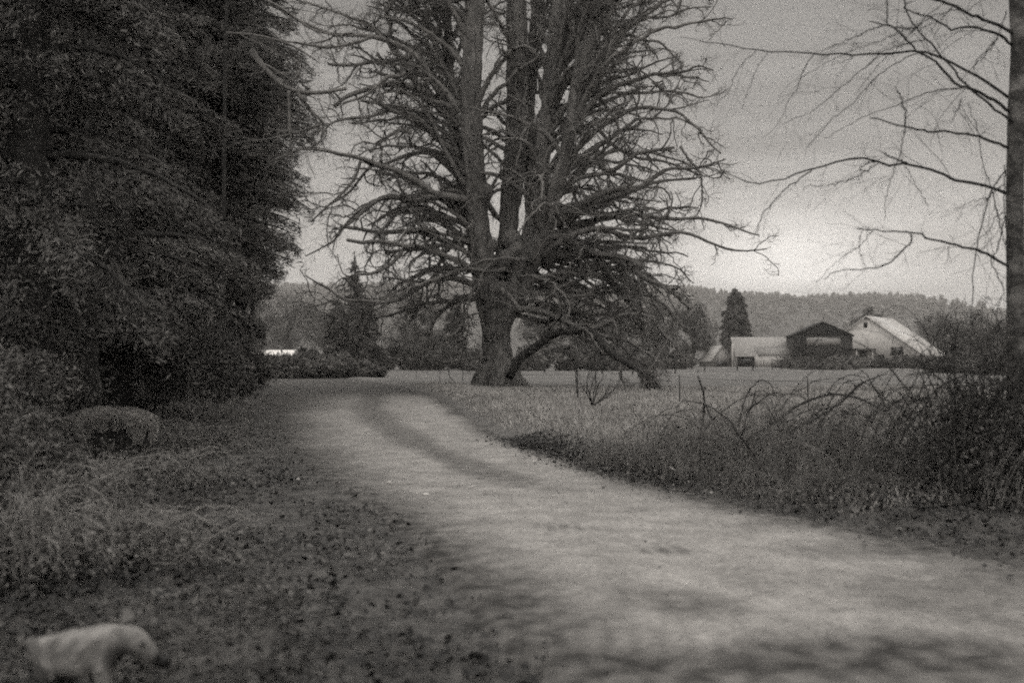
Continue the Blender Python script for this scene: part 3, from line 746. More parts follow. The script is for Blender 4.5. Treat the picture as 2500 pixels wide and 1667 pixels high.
# ------------------------------------------------------------------ alder at the right edge
DA = 9.6
abase = np.array([(2482 - CX) / F * DA, DA, 0.05])
alder = empty('alder_tree', abase)
tag(alder, 'slender pale barked tree rising from dark brambles at the right edge', 'tree')
a_ = np.array([list(W(p[0], p[1], DA)) + [p[2] / F * DA] for p in [(2478, 1270, 36), (2480, 1200, 30), (2482, 1100, 25), (2482, 900, 22), (2480, 700, 21), (2478, 500, 20), (2481, 300, 20), (2488, 120, 19), (2484, 0, 19), (2480, -300, 17), (2470, -800, 10), (2465, -1200, 4)]])
S = resample(a_, 90); tbm = MB(); tubes(tbm, S[None, :, :3], S[None, :, 3], 16, .035)
tbm.build('trunk', M['alder'], alder, origin=abase)
z7 = lambda p: tr2(p, .4464, 1700, 0)
AT = [
 ([(1730, 185), (1600, 120), (1440, 50), (1320, 0), (1180, -50), (1000, -90)], 4.2, 2, 0, -.8),
 ([(1730, 250), (1650, 190), (1560, 160), (1460, 150), (1410, 168), (1370, 150), (1290, 100), (1230, 85), (1130, 35), (1180, 10)], 3.6, 1.2, 0, -.5),
 ([(1730, 620), (1610, 540), (1500, 490), (1430, 470), (1350, 390), (1290, 330), (1210, 280), (1130, 200), (1060, 150), (950, 120)], 4.0, 1.6, 0, -.7),
 ([(1730, 560), (1600, 450), (1490, 390), (1380, 335), (1310, 305), (1200, 285), (1100, 288), (960, 298), (800, 298), (640, 295), (480, 285), (340, 280), (180, 250), (0, 220), (-90, 205)], 3.8, .8, .1, 1.2),
 ([(1730, 670), (1590, 560), (1480, 470), (1380, 350), (1280, 240), (1200, 150), (1150, 60), (1130, 0), (1100, -60)], 3.2, 1.4, -.1, -.4),
 ([(1500, 490), (1430, 480), (1300, 500), (1170, 545), (1060, 585), (940, 630), (800, 700), (700, 770)], 1.6, .6, -.1, .5),
 ([(1720, 812), (1620, 775), (1540, 745), (1440, 730), (1340, 720), (1260, 718), (1180, 700), (1060, 675), (955, 643)], 3.6, 1.6, 0, -.5),
 ([(1140, 695), (1142, 620), (1120, 540), (1090, 475)], 2, 1.0, -.4, -.5),
 ([(1140, 698), (1130, 770), (1110, 850), (1085, 920), (1060, 1000), (1035, 1100), (1030, 1200)], 1.5, .6, -.4, -.2),
 ([(1725, 1075), (1620, 1030), (1540, 1010), (1440, 990), (1340, 950), (1250, 920), (1150, 890), (1050, 908), (1000, 885), (920, 870), (840, 875), (740, 895), (640, 925), (500, 970), (350, 1005), (240, 985), (130, 940), (20, 920), (-60, 925)], 4.2, .8, 0, 1.0),
 ([(640, 925), (560, 980), (480, 1040), (400, 1130), (350, 1200), (320, 1290), (300, 1310)], 1.9, .8, .6, .8),
 ([(1000, 885), (940, 890), (890, 930), (930, 940), (960, 905)], 1.5, .8, .3, .3),
 ([(1150, 890), (1080, 865), (1015, 835)], 2.2, 1.2, .1, 0),
 ([(1000, 890), (940, 930), (870, 970), (780, 1000), (690, 1020), (600, 1018), (590, 1050)], 1.3, .7, .3, .6),
 ([(1720, 1465), (1600, 1390), (1500, 1355), (1400, 1335), (1280, 1310), (1190, 1275), (1100, 1265), (1010, 1258), (920, 1258), (885, 1250)], 3.8, 1.1, 0, -.4),
 ([(1175, 1273), (1177, 1320), (1140, 1360), (1080, 1420), (1030, 1450), (960, 1470), (850, 1475), (765, 1482), (700, 1530)], 2.2, .8, -.3, -.2),
 ([(960, 1262), (930, 1310), (870, 1360), (780, 1420), (650, 1550)], .9, .5, -.3, 0),
 ([(910, 1258), (895, 1340), (905, 1420), (930, 1465)], .9, .6, -.3, -.3),
 ([(640, 298), (590, 380), (550, 480), (500, 560), (480, 620), (430, 700), (370, 750)], 1.3, .5, .9, 1.1),
 ([(1000, 298), (890, 400), (790, 480), (700, 560), (610, 620), (470, 680)], 1.4, .6, .5, .9),
 ([(1210, 295), (1040, 375), (940, 470), (850, 570), (740, 660), (610, 800), (600, 850)], 1.4, .6, .3, .6),
 ([(330, 282), (250, 350), (200, 440), (150, 530), (40, 600)], 1.0, .5, 1.0, 1.2),
 ([(390, 290), (330, 380), (290, 480), (250, 600)], .8, .5, 1.0, 1.2),
 ([(1260, 215), (1130, 240), (1010, 285), (880, 310), (740, 360)], 1.3, .7, -.3, 0),
 ([(1100, 180), (1000, 230), (860, 275), (700, 350), (540, 450)], 1.0, .5, -.3, 0),
 ([(1040, 140), (960, 160), (900, 190), (760, 250), (660, 285)], 1.5, .6, -.5, -.3),
 ([(1040, 140), (1045, 50), (1035, -30)], 1.7, 1.2, -.5, -.5),
 ([(1065, 150), (1130, 155), (1200, 160)], 1.7, 1.2, -.5, -.4),
 ([(1350, 20), (1240, 110), (1150, 210), (1040, 310), (960, 400), (870, 520)], 1.2, .5, 0, .2),
 ([(1440, 50), (1300, 90), (1200, 150), (1130, 240)], 1.2, .6, -.2, 0),
 ([(1700, 60), (1640, 220), (1560, 320), (1480, 400), (1440, 450)], 1.4, .7, .2, .1),
 ([(1650, 210), (1600, 260), (1530, 340), (1520, 380)], 1.4, .7, .2, .1),
 ([(1690, 930), (1650, 980), (1600, 1080), (1570, 1200), (1540, 1330), (1520, 1450), (1510, 1600), (1500, 1750)], 1.9, 1.0, .2, .2),
 ([(1620, 1050), (1650, 1180), (1680, 1300), (1700, 1360)], 1.6, 1.2, .2, 0),
 ([(1480, 560), (1540, 720), (1570, 900), (1610, 1020)], .9, 1.0, .1, .2),
 ([(1450, 540), (1430, 600), (1390, 680)], 1.3, .6, .1, .1),
 ([(1720, 1160), (1640, 1180), (1600, 1260), (1500, 1350)], 1.2, .7, .1, .1),
 ([(1690, 1180), (1650, 1340), (1610, 1420), (1640, 1500), (1680, 1580), (1640, 1700), (1660, 1800)], 1.4, .9, .2, .2),
 ([(1600, 1080), (1520, 1100), (1430, 1140)], .9, .5, .2, .2),
 ([(1690, 1000), (1620, 1060), (1560, 1130)], 1.2, .6, .2, .2),
 ([(1140, 905), (1190, 990), (1240, 1080), (1270, 1130)], .9, .5, .1, .1),
 ([(1690, 900), (1685, 1060), (1690, 1250)], 1.4, 1.0, -.15, -.15),
]
KA = 26; PP, RR = [], []
for pts, w0, w1, d0, d1 in AT:
    pts = z7(pts); n_ = len(pts); dd = np.linspace(d0, d1, n_)
    a = np.array([list(W(p[0], p[1], DA + dd[i])) for i, p in enumerate(pts)])
    Pk = resample(a, KA); q = np.linspace(0, 1, KA)
    Pk += rng.normal(size=Pk.shape) * .006
    PP.append(Pk); RR.append((w0 * (1 - q) + w1 * q) / F * DA)
PP = np.array(PP); RR = np.array(RR)
for i in range(len(PP)):
    if AT[i][1] > 3:
        b_ = MB(); tubes(b_, PP[i:i + 1], RR[i:i + 1], 7, .12); b_.build('branch', M['alder_twig'], alder, origin=abase)
thin = [i for i in range(len(PP)) if AT[i][1] <= 3]
cb = MB(); tubes(cb, PP[thin], RR[thin], 5, .08)
Q2, S2 = grow(PP, RR, 7, .15, 1.0, (.4, 1.2), (.15, .8), 7, .35, np.full(len(PP) * 7, .0013), .12, grav=-.03)
S2 = np.minimum(S2, .0032); tubes(cb, Q2, S2, 3)
Q3, S3 = grow(Q2, S2, 3, .2, 1.0, (.4, 1.1), (.08, .3), 5, .7, np.full(len(Q2) * 3, .0009), .15)
tubes(cb, Q3, S3, 3)
Q4, S4 = grow(PP, RR, 14, .05, .9, (.8, 1.5), (.012, .04), 3, .6, np.full(len(PP) * 14, .002), .1)
tubes(cb, Q4, np.minimum(S4, .005), 3)
cb.build('crown', M['alder_twig'], alder, origin=abase)

# ------------------------------------------------------------------ wood on the left bank
def left_con(px, d, h, r, nf, size, label, prof='cone', **k):
    b = base_on_ground(px, d)
    return conifer('conifer_tree', label, b, h, r, nf, size, M['needle_dark'], prof, group='evergreens of the left bank', **k)
left_con(60, 13, 17, 3.2, 130000, .07, 'nearest drooping evergreen filling the upper left corner', clear=.1, droop=.5, cw=.3)
left_con(270, 19, 20, 3.0, 120000, .09, 'dark drooping evergreen second from the left edge above the mossy stump', clear=.08, droop=.5, cw=.3)
left_con(490, 29, 23, 3.3, 130000, .13, 'tall dark evergreen whose right side meets the maple limbs', prof='egg', clear=.14, droop=.3, cw=.2, nb=420)
left_con(545, 39, 20, 3.1, 90000, .17, 'broad evergreen at the end of the row beside the bend', prof='egg', clear=.2, droop=.25, cw=.2, nb=420)
left_con(-200, 24, 22, 5, 20000, .3, 'evergreen mostly beyond the left edge behind the nearest one', clear=.05)
left_con(180, 30, 24, 5, 36000, .28, 'evergreen standing behind the gap between the two nearest ones', clear=.05)
left_con(330, 46, 26, 4.6, 36000, .34, 'evergreen furthest back in the middle of the left wood', clear=.04)
left_con(60, 48, 28, 7, 30000, .4, 'evergreen furthest back at the left edge of the wood', clear=.04)

# understorey bushes under the evergreens
bl = ['small leafless bush in the dark understorey nearest the left edge', 'dense low bush behind the mossy stump', 'dark bush below the second evergreen', 'rounded bush between the second evergreen and the track',
      'bush hiding the foot of the tall evergreen', 'bush at the inside of the bend', 'pale thin bush beside the far bend of the track', 'low scrub furthest along the left verge', 'bush at the left picture edge above the leaf litter']
for (px, d, h, r), lab in zip([(-190, 11, 2.2, 1.3), (230, 18, 2.4, 1.8), (370, 21, 2.8, 1.8), (440, 25, 2.2, 1.5), (490, 31, 2.4, 1.7), (520, 39, 2.2, 1.8), (560, 50, 1.8, 1.8), (500, 58, 2.6, 2.6), (-60, 8.2, 1.1, .8)], bl):
    b = base_on_ground(px, d)
    round_tree('bush', lab, b, h, r, 16000, .018 + d * .0022, M['bush_dark'], .02, cat='bush', group='bushes of the left bank', ncl=22, trunk_r=.03)

for px, d, h, r_, lab in [(585, 35, 14, 2.7, 'leafless twiggy tree at the right edge of the left wood'), (500, 32, 22, 3.2, 'taller leafless twiggy tree just inside the edge of the left wood'), (540, 44, 8, 2.3, 'low leafless twiggy tree at the bend below the evergreens')]:
    round_tree('bare_tree', lab, base_on_ground(px, d), h, r_, 6500, .07, M['bush_dark'], .22, group='leafless trees of the left wood', ncl=80, card=(3.0, .2), trunk_r=.07)
# dead lower branches of the evergreens, moss-hung
deadb = MB()
z1 = lambda p: tr2(p, .5421, 0, 0)
DT = [(z1([(420, 630), (520, 625), (640, 630), (730, 610), (830, 600)]), 19, 6, 3),
      (z1([(480, 450), (560, 440), (700, 450), (830, 475)]), 17, 8, 6),
      (z1([(200, 1010), (300, 950), (400, 890)]), 14, 4, 3),
      (z1([(360, 30), (520, 45), (640, 40), (760, 80)]), 16, 6, 4),
      (z1([(1300, 410), (1303, 560), (1312, 660), (1316, 800)]), 24.4, 6, 2),
      (z1([(1450, 560), (1330, 600), (1220, 625), (1110, 640)]), 24.5, 6, 2),
      (z1([(1480, 680), (1350, 675), (1250, 720), (1180, 770)]), 24.5, 5, 2),
      (z1([(1130, 230), (1200, 320), (1300, 400), (1420, 420), (1560, 400)]), 24.5, 13, 6),
      (z1([(1340, 420), (1400, 500), (1460, 560), (1430, 600)]), 24.5, 8, 4),
      (z1([(1020, 150), (1150, 160), (1300, 200), (1420, 270)]), 24.5, 6, 3),
      (z1([(1200, 0), (1300, 60), (1400, 130), (1500, 160)]), 24.5, 5, 3),
      (z1([(760, 1405), (830, 1400), (930, 1370)]), 22, 4, 2),
      (z1([(640, 270), (700, 275), (780, 272)]), 17, 5, 3)]
PD = np.array([resample(np.array([W(p[0], p[1], d) for p in pts]), 16) for pts, d, a, b in DT])
RD = np.array([np.linspace(a, b, 16) / F * d * .7 for pts, d, a, b in DT])
drooper = empty('dead_tree', base_on_ground(540, 24.5)); 
tag(drooper, 'dead leafless tree with hanging mossy boughs in front of the tall evergreen', 'tree')
sn = resample(np.array([list(base_on_ground(535, 24.5)) + [.075], list(W(545, 600, 24.5)) + [.055], list(W(548, 300, 24.5)) + [.05], list(W(552, 60, 24.5)) + [.04], list(W(565, -200, 24.5)) + [.03]]), 30)
tb_ = MB(); tubes(tb_, sn[None, :, :3], sn[None, :, 3], 10, .1); tb_.build('trunk', M['twig'], drooper, origin=base_on_ground(540, 24.5))
selr = [i for i in range(len(DT)) if DT[i][1] > 23]
tubes(deadb, PD[selr], RD[selr], 6, .2)
q2, r2 = grow(PD[selr], RD[selr], 10, .1, 1, (.4, 1.2), (.4, 1.8), 6, .4, np.full(len(selr) * 10, .006), .2, grav=-.08); tubes(deadb, q2, np.minimum(r2, .03), 3)
q3, r3 = grow(q2, r2, 5, .1, 1, (.4, 1.2), (.2, .7), 4, .6, np.full(len(q2) * 5, .004), .2); tubes(deadb, q3, np.minimum(r3, .015), 3)
deadb.build('branch', M['moss_limb'], drooper, origin=base_on_ground(540, 24.5))
sell = [i for i in range(len(DT)) if DT[i][1] <= 23]
snag = empty('dead_tree', base_on_ground(395, 16.5)); tag(snag, 'thin dead trunk with pale mossy side branches amid the dark evergreens', 'tree')
bs = base_on_ground(225, 17)
sn = resample(np.array([list(bs) + [.16], list(W(215, 600, 17)) + [.12], list(W(226, 300, 17)) + [.1], list(W(215, 0, 17)) + [.07], list(W(215, -200, 17)) + [.03]]), 30)
snag.location = [float(c) for c in bs]
tb_ = MB(); tubes(tb_, sn[None, :, :3], sn[None, :, 3], 10, .1); tb_.build('trunk', M['twig'], snag, origin=bs)
db = MB(); PL = PD[sell]; RL = RD[sell]
root_pts = np.array([[np.interp(p[0, 2], sn[:, 2], sn[:, 0]), np.interp(p[0, 2], sn[:, 2], sn[:, 1]), p[0, 2] - .1] for p in PL])
PL2 = np.array([resample(np.vstack([root_pts[i], PL[i][::4], PL[i][-1]]), 18) for i in range(len(PL))])
RL2 = np.array([np.interp(np.linspace(0, 1, 18), np.linspace(0, 1, 16), r) for r in RL])
tubes(db, PL2, RL2, 6, .25)
q2, r2 = grow(PL2, RL2, 12, .1, 1, (.4, 1.2), (.2, 1.0), 5, .4, np.full(len(PL2) * 12, .004), .2, grav=-.1); tubes(db, q2, np.minimum(r2, .012), 3)
mo = mat('pale_moss', .05, .11, scale=7); db.build('branch', mo, snag, origin=bs)

# ------------------------------------------------------------------ trees of the middle distance
def mid_con(px, d, ytop, hw, label, nf=9000, prof='cone', m='needle_dark', ybase=None, clear=.03):
    b = np.array([(px - CX) / F * d, d, 0.0]); h = EYE + (HY - ytop) / F * d; r = hw / F * d
    return conifer('conifer_tree', label, b, h, r, nf, d * .0034, M[m], prof, clear=clear, group='conifers of the field', nb=int(h * 16))
mid_con(1795, 176, 700, 40, 'dark pointed conifer standing behind the pale shed at the farm', prof='dense', nf=11000)
mid_con(866, 112, 612, 52, 'tall sparse conifer beyond the bend of the track', nf=5200, clear=.05)
mid_con(822, 104, 730, 42, 'low dark conifer at the left foot of the tall sparse one', prof='dense')
mid_con(892, 104, 722, 46, 'low dark conifer at the right foot of the tall sparse one', prof='dense')
mid_con(1112, 126, 716, 34, 'small dark conifer just left of the maple trunk', prof='dense', nf=7000)
RT = [(985, 210, 712, 70, 'pale leafless tree between the field conifers and the maple'), (1050, 170, 742, 48, 'small leafless tree left of the maple trunk behind the wire fence'),
      (1330, 150, 742, 62, 'leafless tree right behind the maple trunk'), (1425, 160, 725, 66, 'leafless tree behind the low mossy limb'), (1510, 140, 735, 62, 'round leafless tree behind the drooping maple limbs'),
      (1600, 150, 722, 60, 'leafless tree behind the outer right maple limbs'), (1690, 165, 738, 58, 'leafless tree left of the pointed farm conifer'),
      (2380, 140, 760, 66, 'leafless tree right of the pale barn'), (2290, 215, 765, 60, 'leafless tree behind the end of the pale barn roof'), (2450, 120, 790, 60, 'leafless tree seen just left of the alder trunk'),
      (2125, 215, 752, 40, 'bare tree crown showing over the pale barn ridge'),
      (700, 250, 712, 78, 'hazy leafless tree at the left end of the field'), (790, 280, 722, 72, 'hazy leafless tree left of the tall sparse conifer'), (620, 190, 720, 70, 'hazy leafless tree just clear of the left wood')]
for px, d, yt, hw, lab in RT:
    b = np.array([(px - CX) / F * d, d, 0.0]); h = EYE + (HY - yt) / F * d
    round_tree('bare_tree', lab, b, h, hw / F * d, 2600, d * .0022, M['far_leaf'], .12, group='leafless trees across the field', ncl=34, card=(2.2, .32))
# rough hedge pieces along the far side of the field
HB = [(960, 118, 846, 46), (1040, 116, 852, 50), (1130, 114, 850, 50), (1300, 112, 846, 52), (1390, 112, 850, 50), (1480, 112, 846, 52), (1560, 116, 852, 46), (1650, 128, 864, 46), (1960, 138, 885, 60), (2060, 138, 884, 60), (2180, 138, 888, 50), (2290, 128, 887, 60), (2380, 118, 866, 50), (740, 112, 856, 40), (2010, 122, 890, 80), (2330, 96, 892, 70), (2440, 84, 862, 60)]
HL = ['left of the maple beside the conifers', 'under the low left limbs of the maple', 'just left of the maple trunk', 'just right of the maple trunk', 'behind the arched low limb', 'behind the bare roadside shrub', 'behind the broken tip of the low limb', 'left of the pale farm sheds', 'at the left foot of the dark barn', 'between the dark barn and pale barn', 'in front of the pale barn', 'right of the pale barn annex', 'right of the pale barn at the field corner', 'left of the field conifers near the white roof', 'in front of the dark barn in the field', 'at the field edge left of the alder', 'nearest the alder trunk in the field']
HB += [(630, 74, 878, 70), (715, 70, 887, 62), (800, 71, 892, 66), (885, 74, 897, 60), (560, 80, 866, 60), (690, 92, 880, 80), (780, 98, 877, 84)]
HL += ['at the outer side of the bend nearest the left wood', 'on the outer side of the bend below the white roof', 'on the outer side of the bend below the field conifers', 'at the right end of the growth along the bend', 'half hidden by the left wood at the bend', 'just below and right of the white roof', 'between the bend and the low dark conifers']
for (px, d, yt, hw), l in zip(HB, HL):
    b = np.array([(px - CX) / F * d, d, 0.0]); h = EYE + (HY - yt) / F * d
    round_tree('bush', 'rough grey bush ' + l, b, max(h, .9), hw / F * d, 3000, d * .003, M['far_leaf'], .0, cat='bush', group='bushes across the field', ncl=26, card=(1.8, .4), trunk_r=.05, squash=1)

# ------------------------------------------------------------------ farm buildings
def box(mb, x0, x1, y0, y1, z0, z1):
    v = [(x0, y0, z0), (x1, y0, z0), (x1, y1, z0), (x0, y1, z0), (x0, y0, z1), (x1, y0, z1), (x1, y1, z1), (x0, y1, z1)]
    mb.add(v, [(0, 3, 2, 1), (4, 5, 6, 7), (0, 1, 5, 4), (1, 2, 6, 5), (2, 3, 7, 6), (3, 0, 4, 7)])
def prism(mb, prof, y0, y1):
    """closed profile in x,z extruded along y"""
    n = len(prof); v = [(x, y0, z) for x, z in prof] + [(x, y1, z) for x, z in prof]
    mb.add(v, [[i, (i + 1) % n, n + (i + 1) % n, n + i] for i in range(n)])
    mb.f.append(np.array([list(range(n))[::-1]]) + mb.n - 2 * n); mb.a.append(np.ones(1))
    mb.f.append(np.array([list(range(n, 2 * n))]) + mb.n - 2 * n); mb.a.append(np.ones(1))
def part(fn, name, m, parent):
    b = MB(); fn(b); return b.build(name, m, parent, smooth=False)
def gable(root, wdt, dep, eh, rh, wm_, rm_, over=.35, th=.18, eh2=None):
    """gable end faces local -y; roof ridge along y"""
    h = wdt / 2; eh2 = eh if eh2 is None else eh2
    part(lambda b: prism(b, [(-h, 0), (h, 0), (h, eh2), (0, rh), (-h, eh)], 0, dep), 'wall', wm_, root)
    sl = (rh - eh) / h; sl2 = (rh - eh2) / h
    rf = MB()
    prism(rf, [(-h - over, eh - sl * over + .01), (0, rh + .01), (0, rh + th), (-h - over, eh - sl * over + th)], -over, dep + over)
    prism(rf, [(0.002, rh + .01), (h + over, eh2 - sl2 * over + .01), (h + over, eh2 - sl2 * over + th), (0.002, rh + th)], -over, dep + over)
    return rf.build('roof', rm_, root, smooth=False)
def at_px(px, d): return ((px - CX) / F * d, d, 0.0)
def window(root, x, z, wd, ht, name='window', bars=True, y=-.02):
    fr = MB(); t = .08
    box(fr, x - wd / 2 - t, x + wd / 2 + t, y - .05, y, z - t, z); box(fr, x - wd / 2 - t, x + wd / 2 + t, y - .05, y, z + ht, z + ht + t)
    box(fr, x - wd / 2 - t, x - wd / 2, y - .05, y, z, z + ht); box(fr, x + wd / 2, x + wd / 2 + t, y - .05, y, z, z + ht)
    if bars: box(fr, x - .05, x + .05, y - .05, y, z, z + ht)
    f = fr.build(name, M['pale_board'], root, smooth=False)
    part(lambda b: box(b, x - wd / 2, x + wd / 2, y - .02, y + .012, z, z + ht), 'pane', M['pane_or_shade'], f)
    return f
# pale barn with the long low roof
pb = empty('barn', at_px(2116, 165), -R(37)); tag(pb, 'large pale barn with bright roof sweeping almost to the ground', 'barn')
gable(pb, 19.6, 14, 1.25, 8.2, M['white_board'], M['bright_roof'], over=.4)
part(lambda b: box(b, -.5, .1, -.06, .01, 6.4, 7.3), 'loft_opening', M['pane_or_shade'], pb)
window(pb, 4.9, 1.9, 1.9, 1.2)
window(pb, -.6, 1.55, 1.1, .9, bars=False)
def porch(b): prism(b, [(-3.9, 2.75), (1.6, 2.75), (1.6, 2.9), (-3.9, 2.9)], -1.6, -.03)
part(porch, 'porch_roof', M['post'], pb)
def pposts(x): 
    part(lambda b: box(b, x - .08, x + .08, -1.5, -1.34, 0, 2.75), 'porch_post', M['white_board'], pb)
for x in (-3.6, -1.2, 1.4): pposts(x)
an = empty('shed', at_px(2283, 166), -R(20)); tag(an, 'little pale shed at the low right end of the large pale barn', 'shed')
part(lambda b: box(b, -1.3, 1.3, -1.2, 1.2, 0, 1.35), 'wall', M['white_board'], an)
part(lambda b: prism(b, [(-1.45, 1.355), (1.45, 1.355), (1.45, 1.46), (-1.45, 1.5)], -1.4, 1.4), 'roof', M['post'], an)
for (px, d, yt, hw, l) in [(2158, 158, 866, 14, 'dark shrub beside the porch of the pale barn'), (2200, 158, 868, 20, 'dark wide shrub under the window of the pale barn')]:
    round_tree('shrub', l, at_px(px, d), EYE + (HY - yt) / F * d, hw / F * d, 1600, .35, M['needle_dark'], .0, cat='shrub', ncl=14, trunk_r=.05, group='shrubs at the pale barn')
# dark barn
dbn = empty('barn', at_px(2010, 150), -R(8)); tag(dbn, 'dark weathered barn with a broken gable and pale panel for the light in its loft opening', 'barn')
gable(dbn, 8.5, 9, 4.75, 6.7, M['dark_board'], M['darker_board'], over=.25)
part(lambda b: box(b, -2.5, 2.5, -.08, -.01, 3.35, 4.45), 'loft_light_panel', M['pale_roof'], dbn)  # pale sheet painted as the light showing through the loft opening
part(lambda b: prism(b, [(-4.1, 4.8), (4.1, 4.8), (0, 6.62)], -.10, -.012), 'gable_boards', M['darker_board'], dbn)
part(lambda b: box(b, -4.3, -2.5, -.14, -.01, 0, 4.75), 'side_bay', M['darker_board'], dbn)
part(lambda b: prism(b, [(-1.6, 3.5), (-1.45, 3.45), (-.6, 4.35), (-.75, 4.4)], -.13, -.085), 'brace', M['dark_board'], dbn)
# pale long shed, eaves to the camera: ridge along x
ls = empty('shed', at_px(1866, 158), -R(2)); tag(ls, 'long pale roofed shed joined to the left side of the dark barn', 'shed')
hw_ = 4.35
def lwall(b):
    prof = [(-hw_, 0)]
    v = [(-hw_, 0, 0), (hw_, 0, 0), (hw_, 0, 1.85), (-hw_, 0, 1.85), (-hw_, 7, 0), (hw_, 7, 0), (hw_, 7, 1.85), (-hw_, 7, 1.85), (-hw_, 3.5, 4.6), (hw_, 3.5, 4.6)]
    b.add(v, [(0, 1, 2, 3), (5, 4, 7, 6)]); b.f.append(np.array([[1, 5, 6, 9, 2], [4, 0, 3, 8, 7]]) + b.n - 10); b.a.append(np.ones(2))
part(lwall, 'wall', M['pale_board'], ls)
def lroof(b):
    o = .3
    for s in (1, -1):
        y0 = -o if s == 1 else 7 + o
        v = [(-hw_ - o, y0, 1.63), (hw_ + o, y0, 1.63), (hw_ + o, 3.5, 4.62), (-hw_ - o, 3.5, 4.62)]
        v += [(x, y, z + .16) for x, y, z in v]
        b.add(v, [(0, 1, 2, 3), (4, 5, 6, 7), (0, 1, 5, 4), (1, 2, 6, 5), (3, 0, 4, 7)])
part(lroof, 'roof', M['pale_roof'], ls)
part(lambda b: box(b, -hw_ + .1, -.9, -.06, -.005, .05, 1.5), 'doorway', M['pane_or_shade'], ls)  # flat dark sheet painted as the shade inside the opening
wg = empty('shed', at_px(1892, 152), -R(2)); tag(wg, 'small pale lean to shed in front of the long shed beside the dark barn', 'shed')
part(lambda b: box(b, -2.5, 2.5, 0, 2.8, 0, 1.8), 'wall', M['white_board'], wg)
def wroof(b):
    v = [(-2.65, -.2, 1.82), (2.65, -.2, 1.82), (2.65, 2.9, 3.0), (-2.65, 2.9, 3.0)]; v += [(x, y, z + .12) for x, y, z in v]
    b.add(v, [(0, 3, 2, 1), (4, 5, 6, 7), (0, 1, 5, 4), (1, 2, 6, 5), (2, 3, 7, 6), (3, 0, 4, 7)])
part(wroof, 'roof', mat('dull_roof', .14, .2, scale=2), wg)
ll = empty('shed', at_px(1762, 160), R(12)); tag(ll, 'small pale gabled shed at the left end of the farm', 'shed')
gable(ll, 3.6, 5, .9, 3.2, M['pale_board'], M['pale_roof'], over=.2)
part(lambda b: box(b, -.9, .9, -.05, -.005, .02, .8), 'doorway', M['pane_or_shade'], ll)
fr_ = empty('shed', at_px(1672, 205), R(5)); tag(fr_, 'distant low shed with pale roof among bushes left of the farm', 'shed')
gable(fr_, 4.2, 6, 2.6, 4.0, M['dark_board'], M['pale_roof'], over=.3)
def pole(px, d, ytop, name, label, m, r=.09):
    x, y, z = at_px(px, d); h = EYE + (HY - ytop) / F * d
    b = MB(); tubes(b, np.array([[[x, y, -.3], [x + .02, y, h * .5], [x, y, h]]]), np.array([[r, r * .95, r * .9]]), 8, .05)
    o = b.build(name, m, None, origin=(x, y, 0)); tag(o, label, 'post'); return o
pole(1788, 151, 838, 'post', 'tall pale post at the left corner of the long pale shed', M['white_board'], .12)
# low white roofed shed far beyond the bend
wr = empty('shed', at_px(686, 125), R(4)); tag(wr, 'low shed with a bright white roof glimpsed far beyond the bend', 'shed')
part(lambda b: box(b, -2.0, 2.0, 0, 3, 0, 1.62), 'wall', M['dark_board'], wr)
def wr2(b):
    v = [(-2.3, -.3, 1.66), (2.1, -.3, 1.66), (2.1, 3.2, 2.35), (-2.3, 3.2, 2.35)]; v += [(x, y, z + .1) for x, y, z in v]
    b.add(v, [(0, 3, 2, 1), (4, 5, 6, 7), (0, 1, 5, 4), (1, 2, 6, 5), (2, 3, 7, 6), (3, 0, 4, 7)])
part(wr2, 'roof', mat('white_roof', .75, .85, scale=2, rough=.4), wr)

# ------------------------------------------------------------------ fences
def fence(label, posts, wire_h, r=.05, group=None):
    """posts: (px, base py, height m)"""
    base = None; pts = []
    for px, py, h in posts:
        x, y = G(px, py); pts.append((x, y, h))
    root = empty('wire_fence', (pts[0][0], pts[0][1], 0)); tag(root, label, 'fence')
    og = np.array([pts[0][0], pts[0][1], 0])
    for x, y, h in pts:
        b = MB(); lx, ly = rng.normal(0, .04, 2)
        tubes(b, np.array([[[x, y, -.2], [x + lx * .5, y, h * .5], [x + lx, y + ly, h]]]), np.array([[r, r, r * .9]]), 6, .1)
        b.build('post', M['post'], root, origin=og)
    for wh in wire_h:
        P_ = []
        for (x0, y0, h0), (x1, y1, h1) in zip(pts[:-1], pts[1:]):
            q = np.linspace(0, 1, 8)
            P_.append(np.stack([x0 + (x1 - x0) * q, y0 + (y1 - y0) * q, h0 * wh + (h1 - h0) * wh * q - .05 * np.sin(q * 3.14)], 1))
        b = MB(); tubes(b, np.array(P_), np.full((len(P_), 8), .006), 4); b.build('wire', M['wire'], root, origin=og)
fence('thin wire fence along the field side of the track behind the maple', [(1016, 925, 1.1), (1074, 932, 1.2), (1130, 938, 1.1), (1408, 962, 1.45), (1660, 985, .95), (1975, 1010, .95), (2440, 1045, 1.0)], (.55, .92), .02)
fence('distant post and wire fence across the field in front of the farm', [(900, 899, 1.2), (949, 899, 1.3), (1008, 900, 1.1), (1046, 901, 1.2), (1330, 910, 1.2), (1470, 912, 1.3), (1545, 913, 1.2), (1596, 914, 1.5), (1648, 912, 1.5), (1720, 908, 1.1), (1800, 905, 1.1), (1838, 906, 1.1), (1885, 902, 1.35), (1908, 902, 1.0), (1925, 901, 1.0), (1950, 901, 1.0), (2060, 905, 1.1)], (.5, .9), .07)

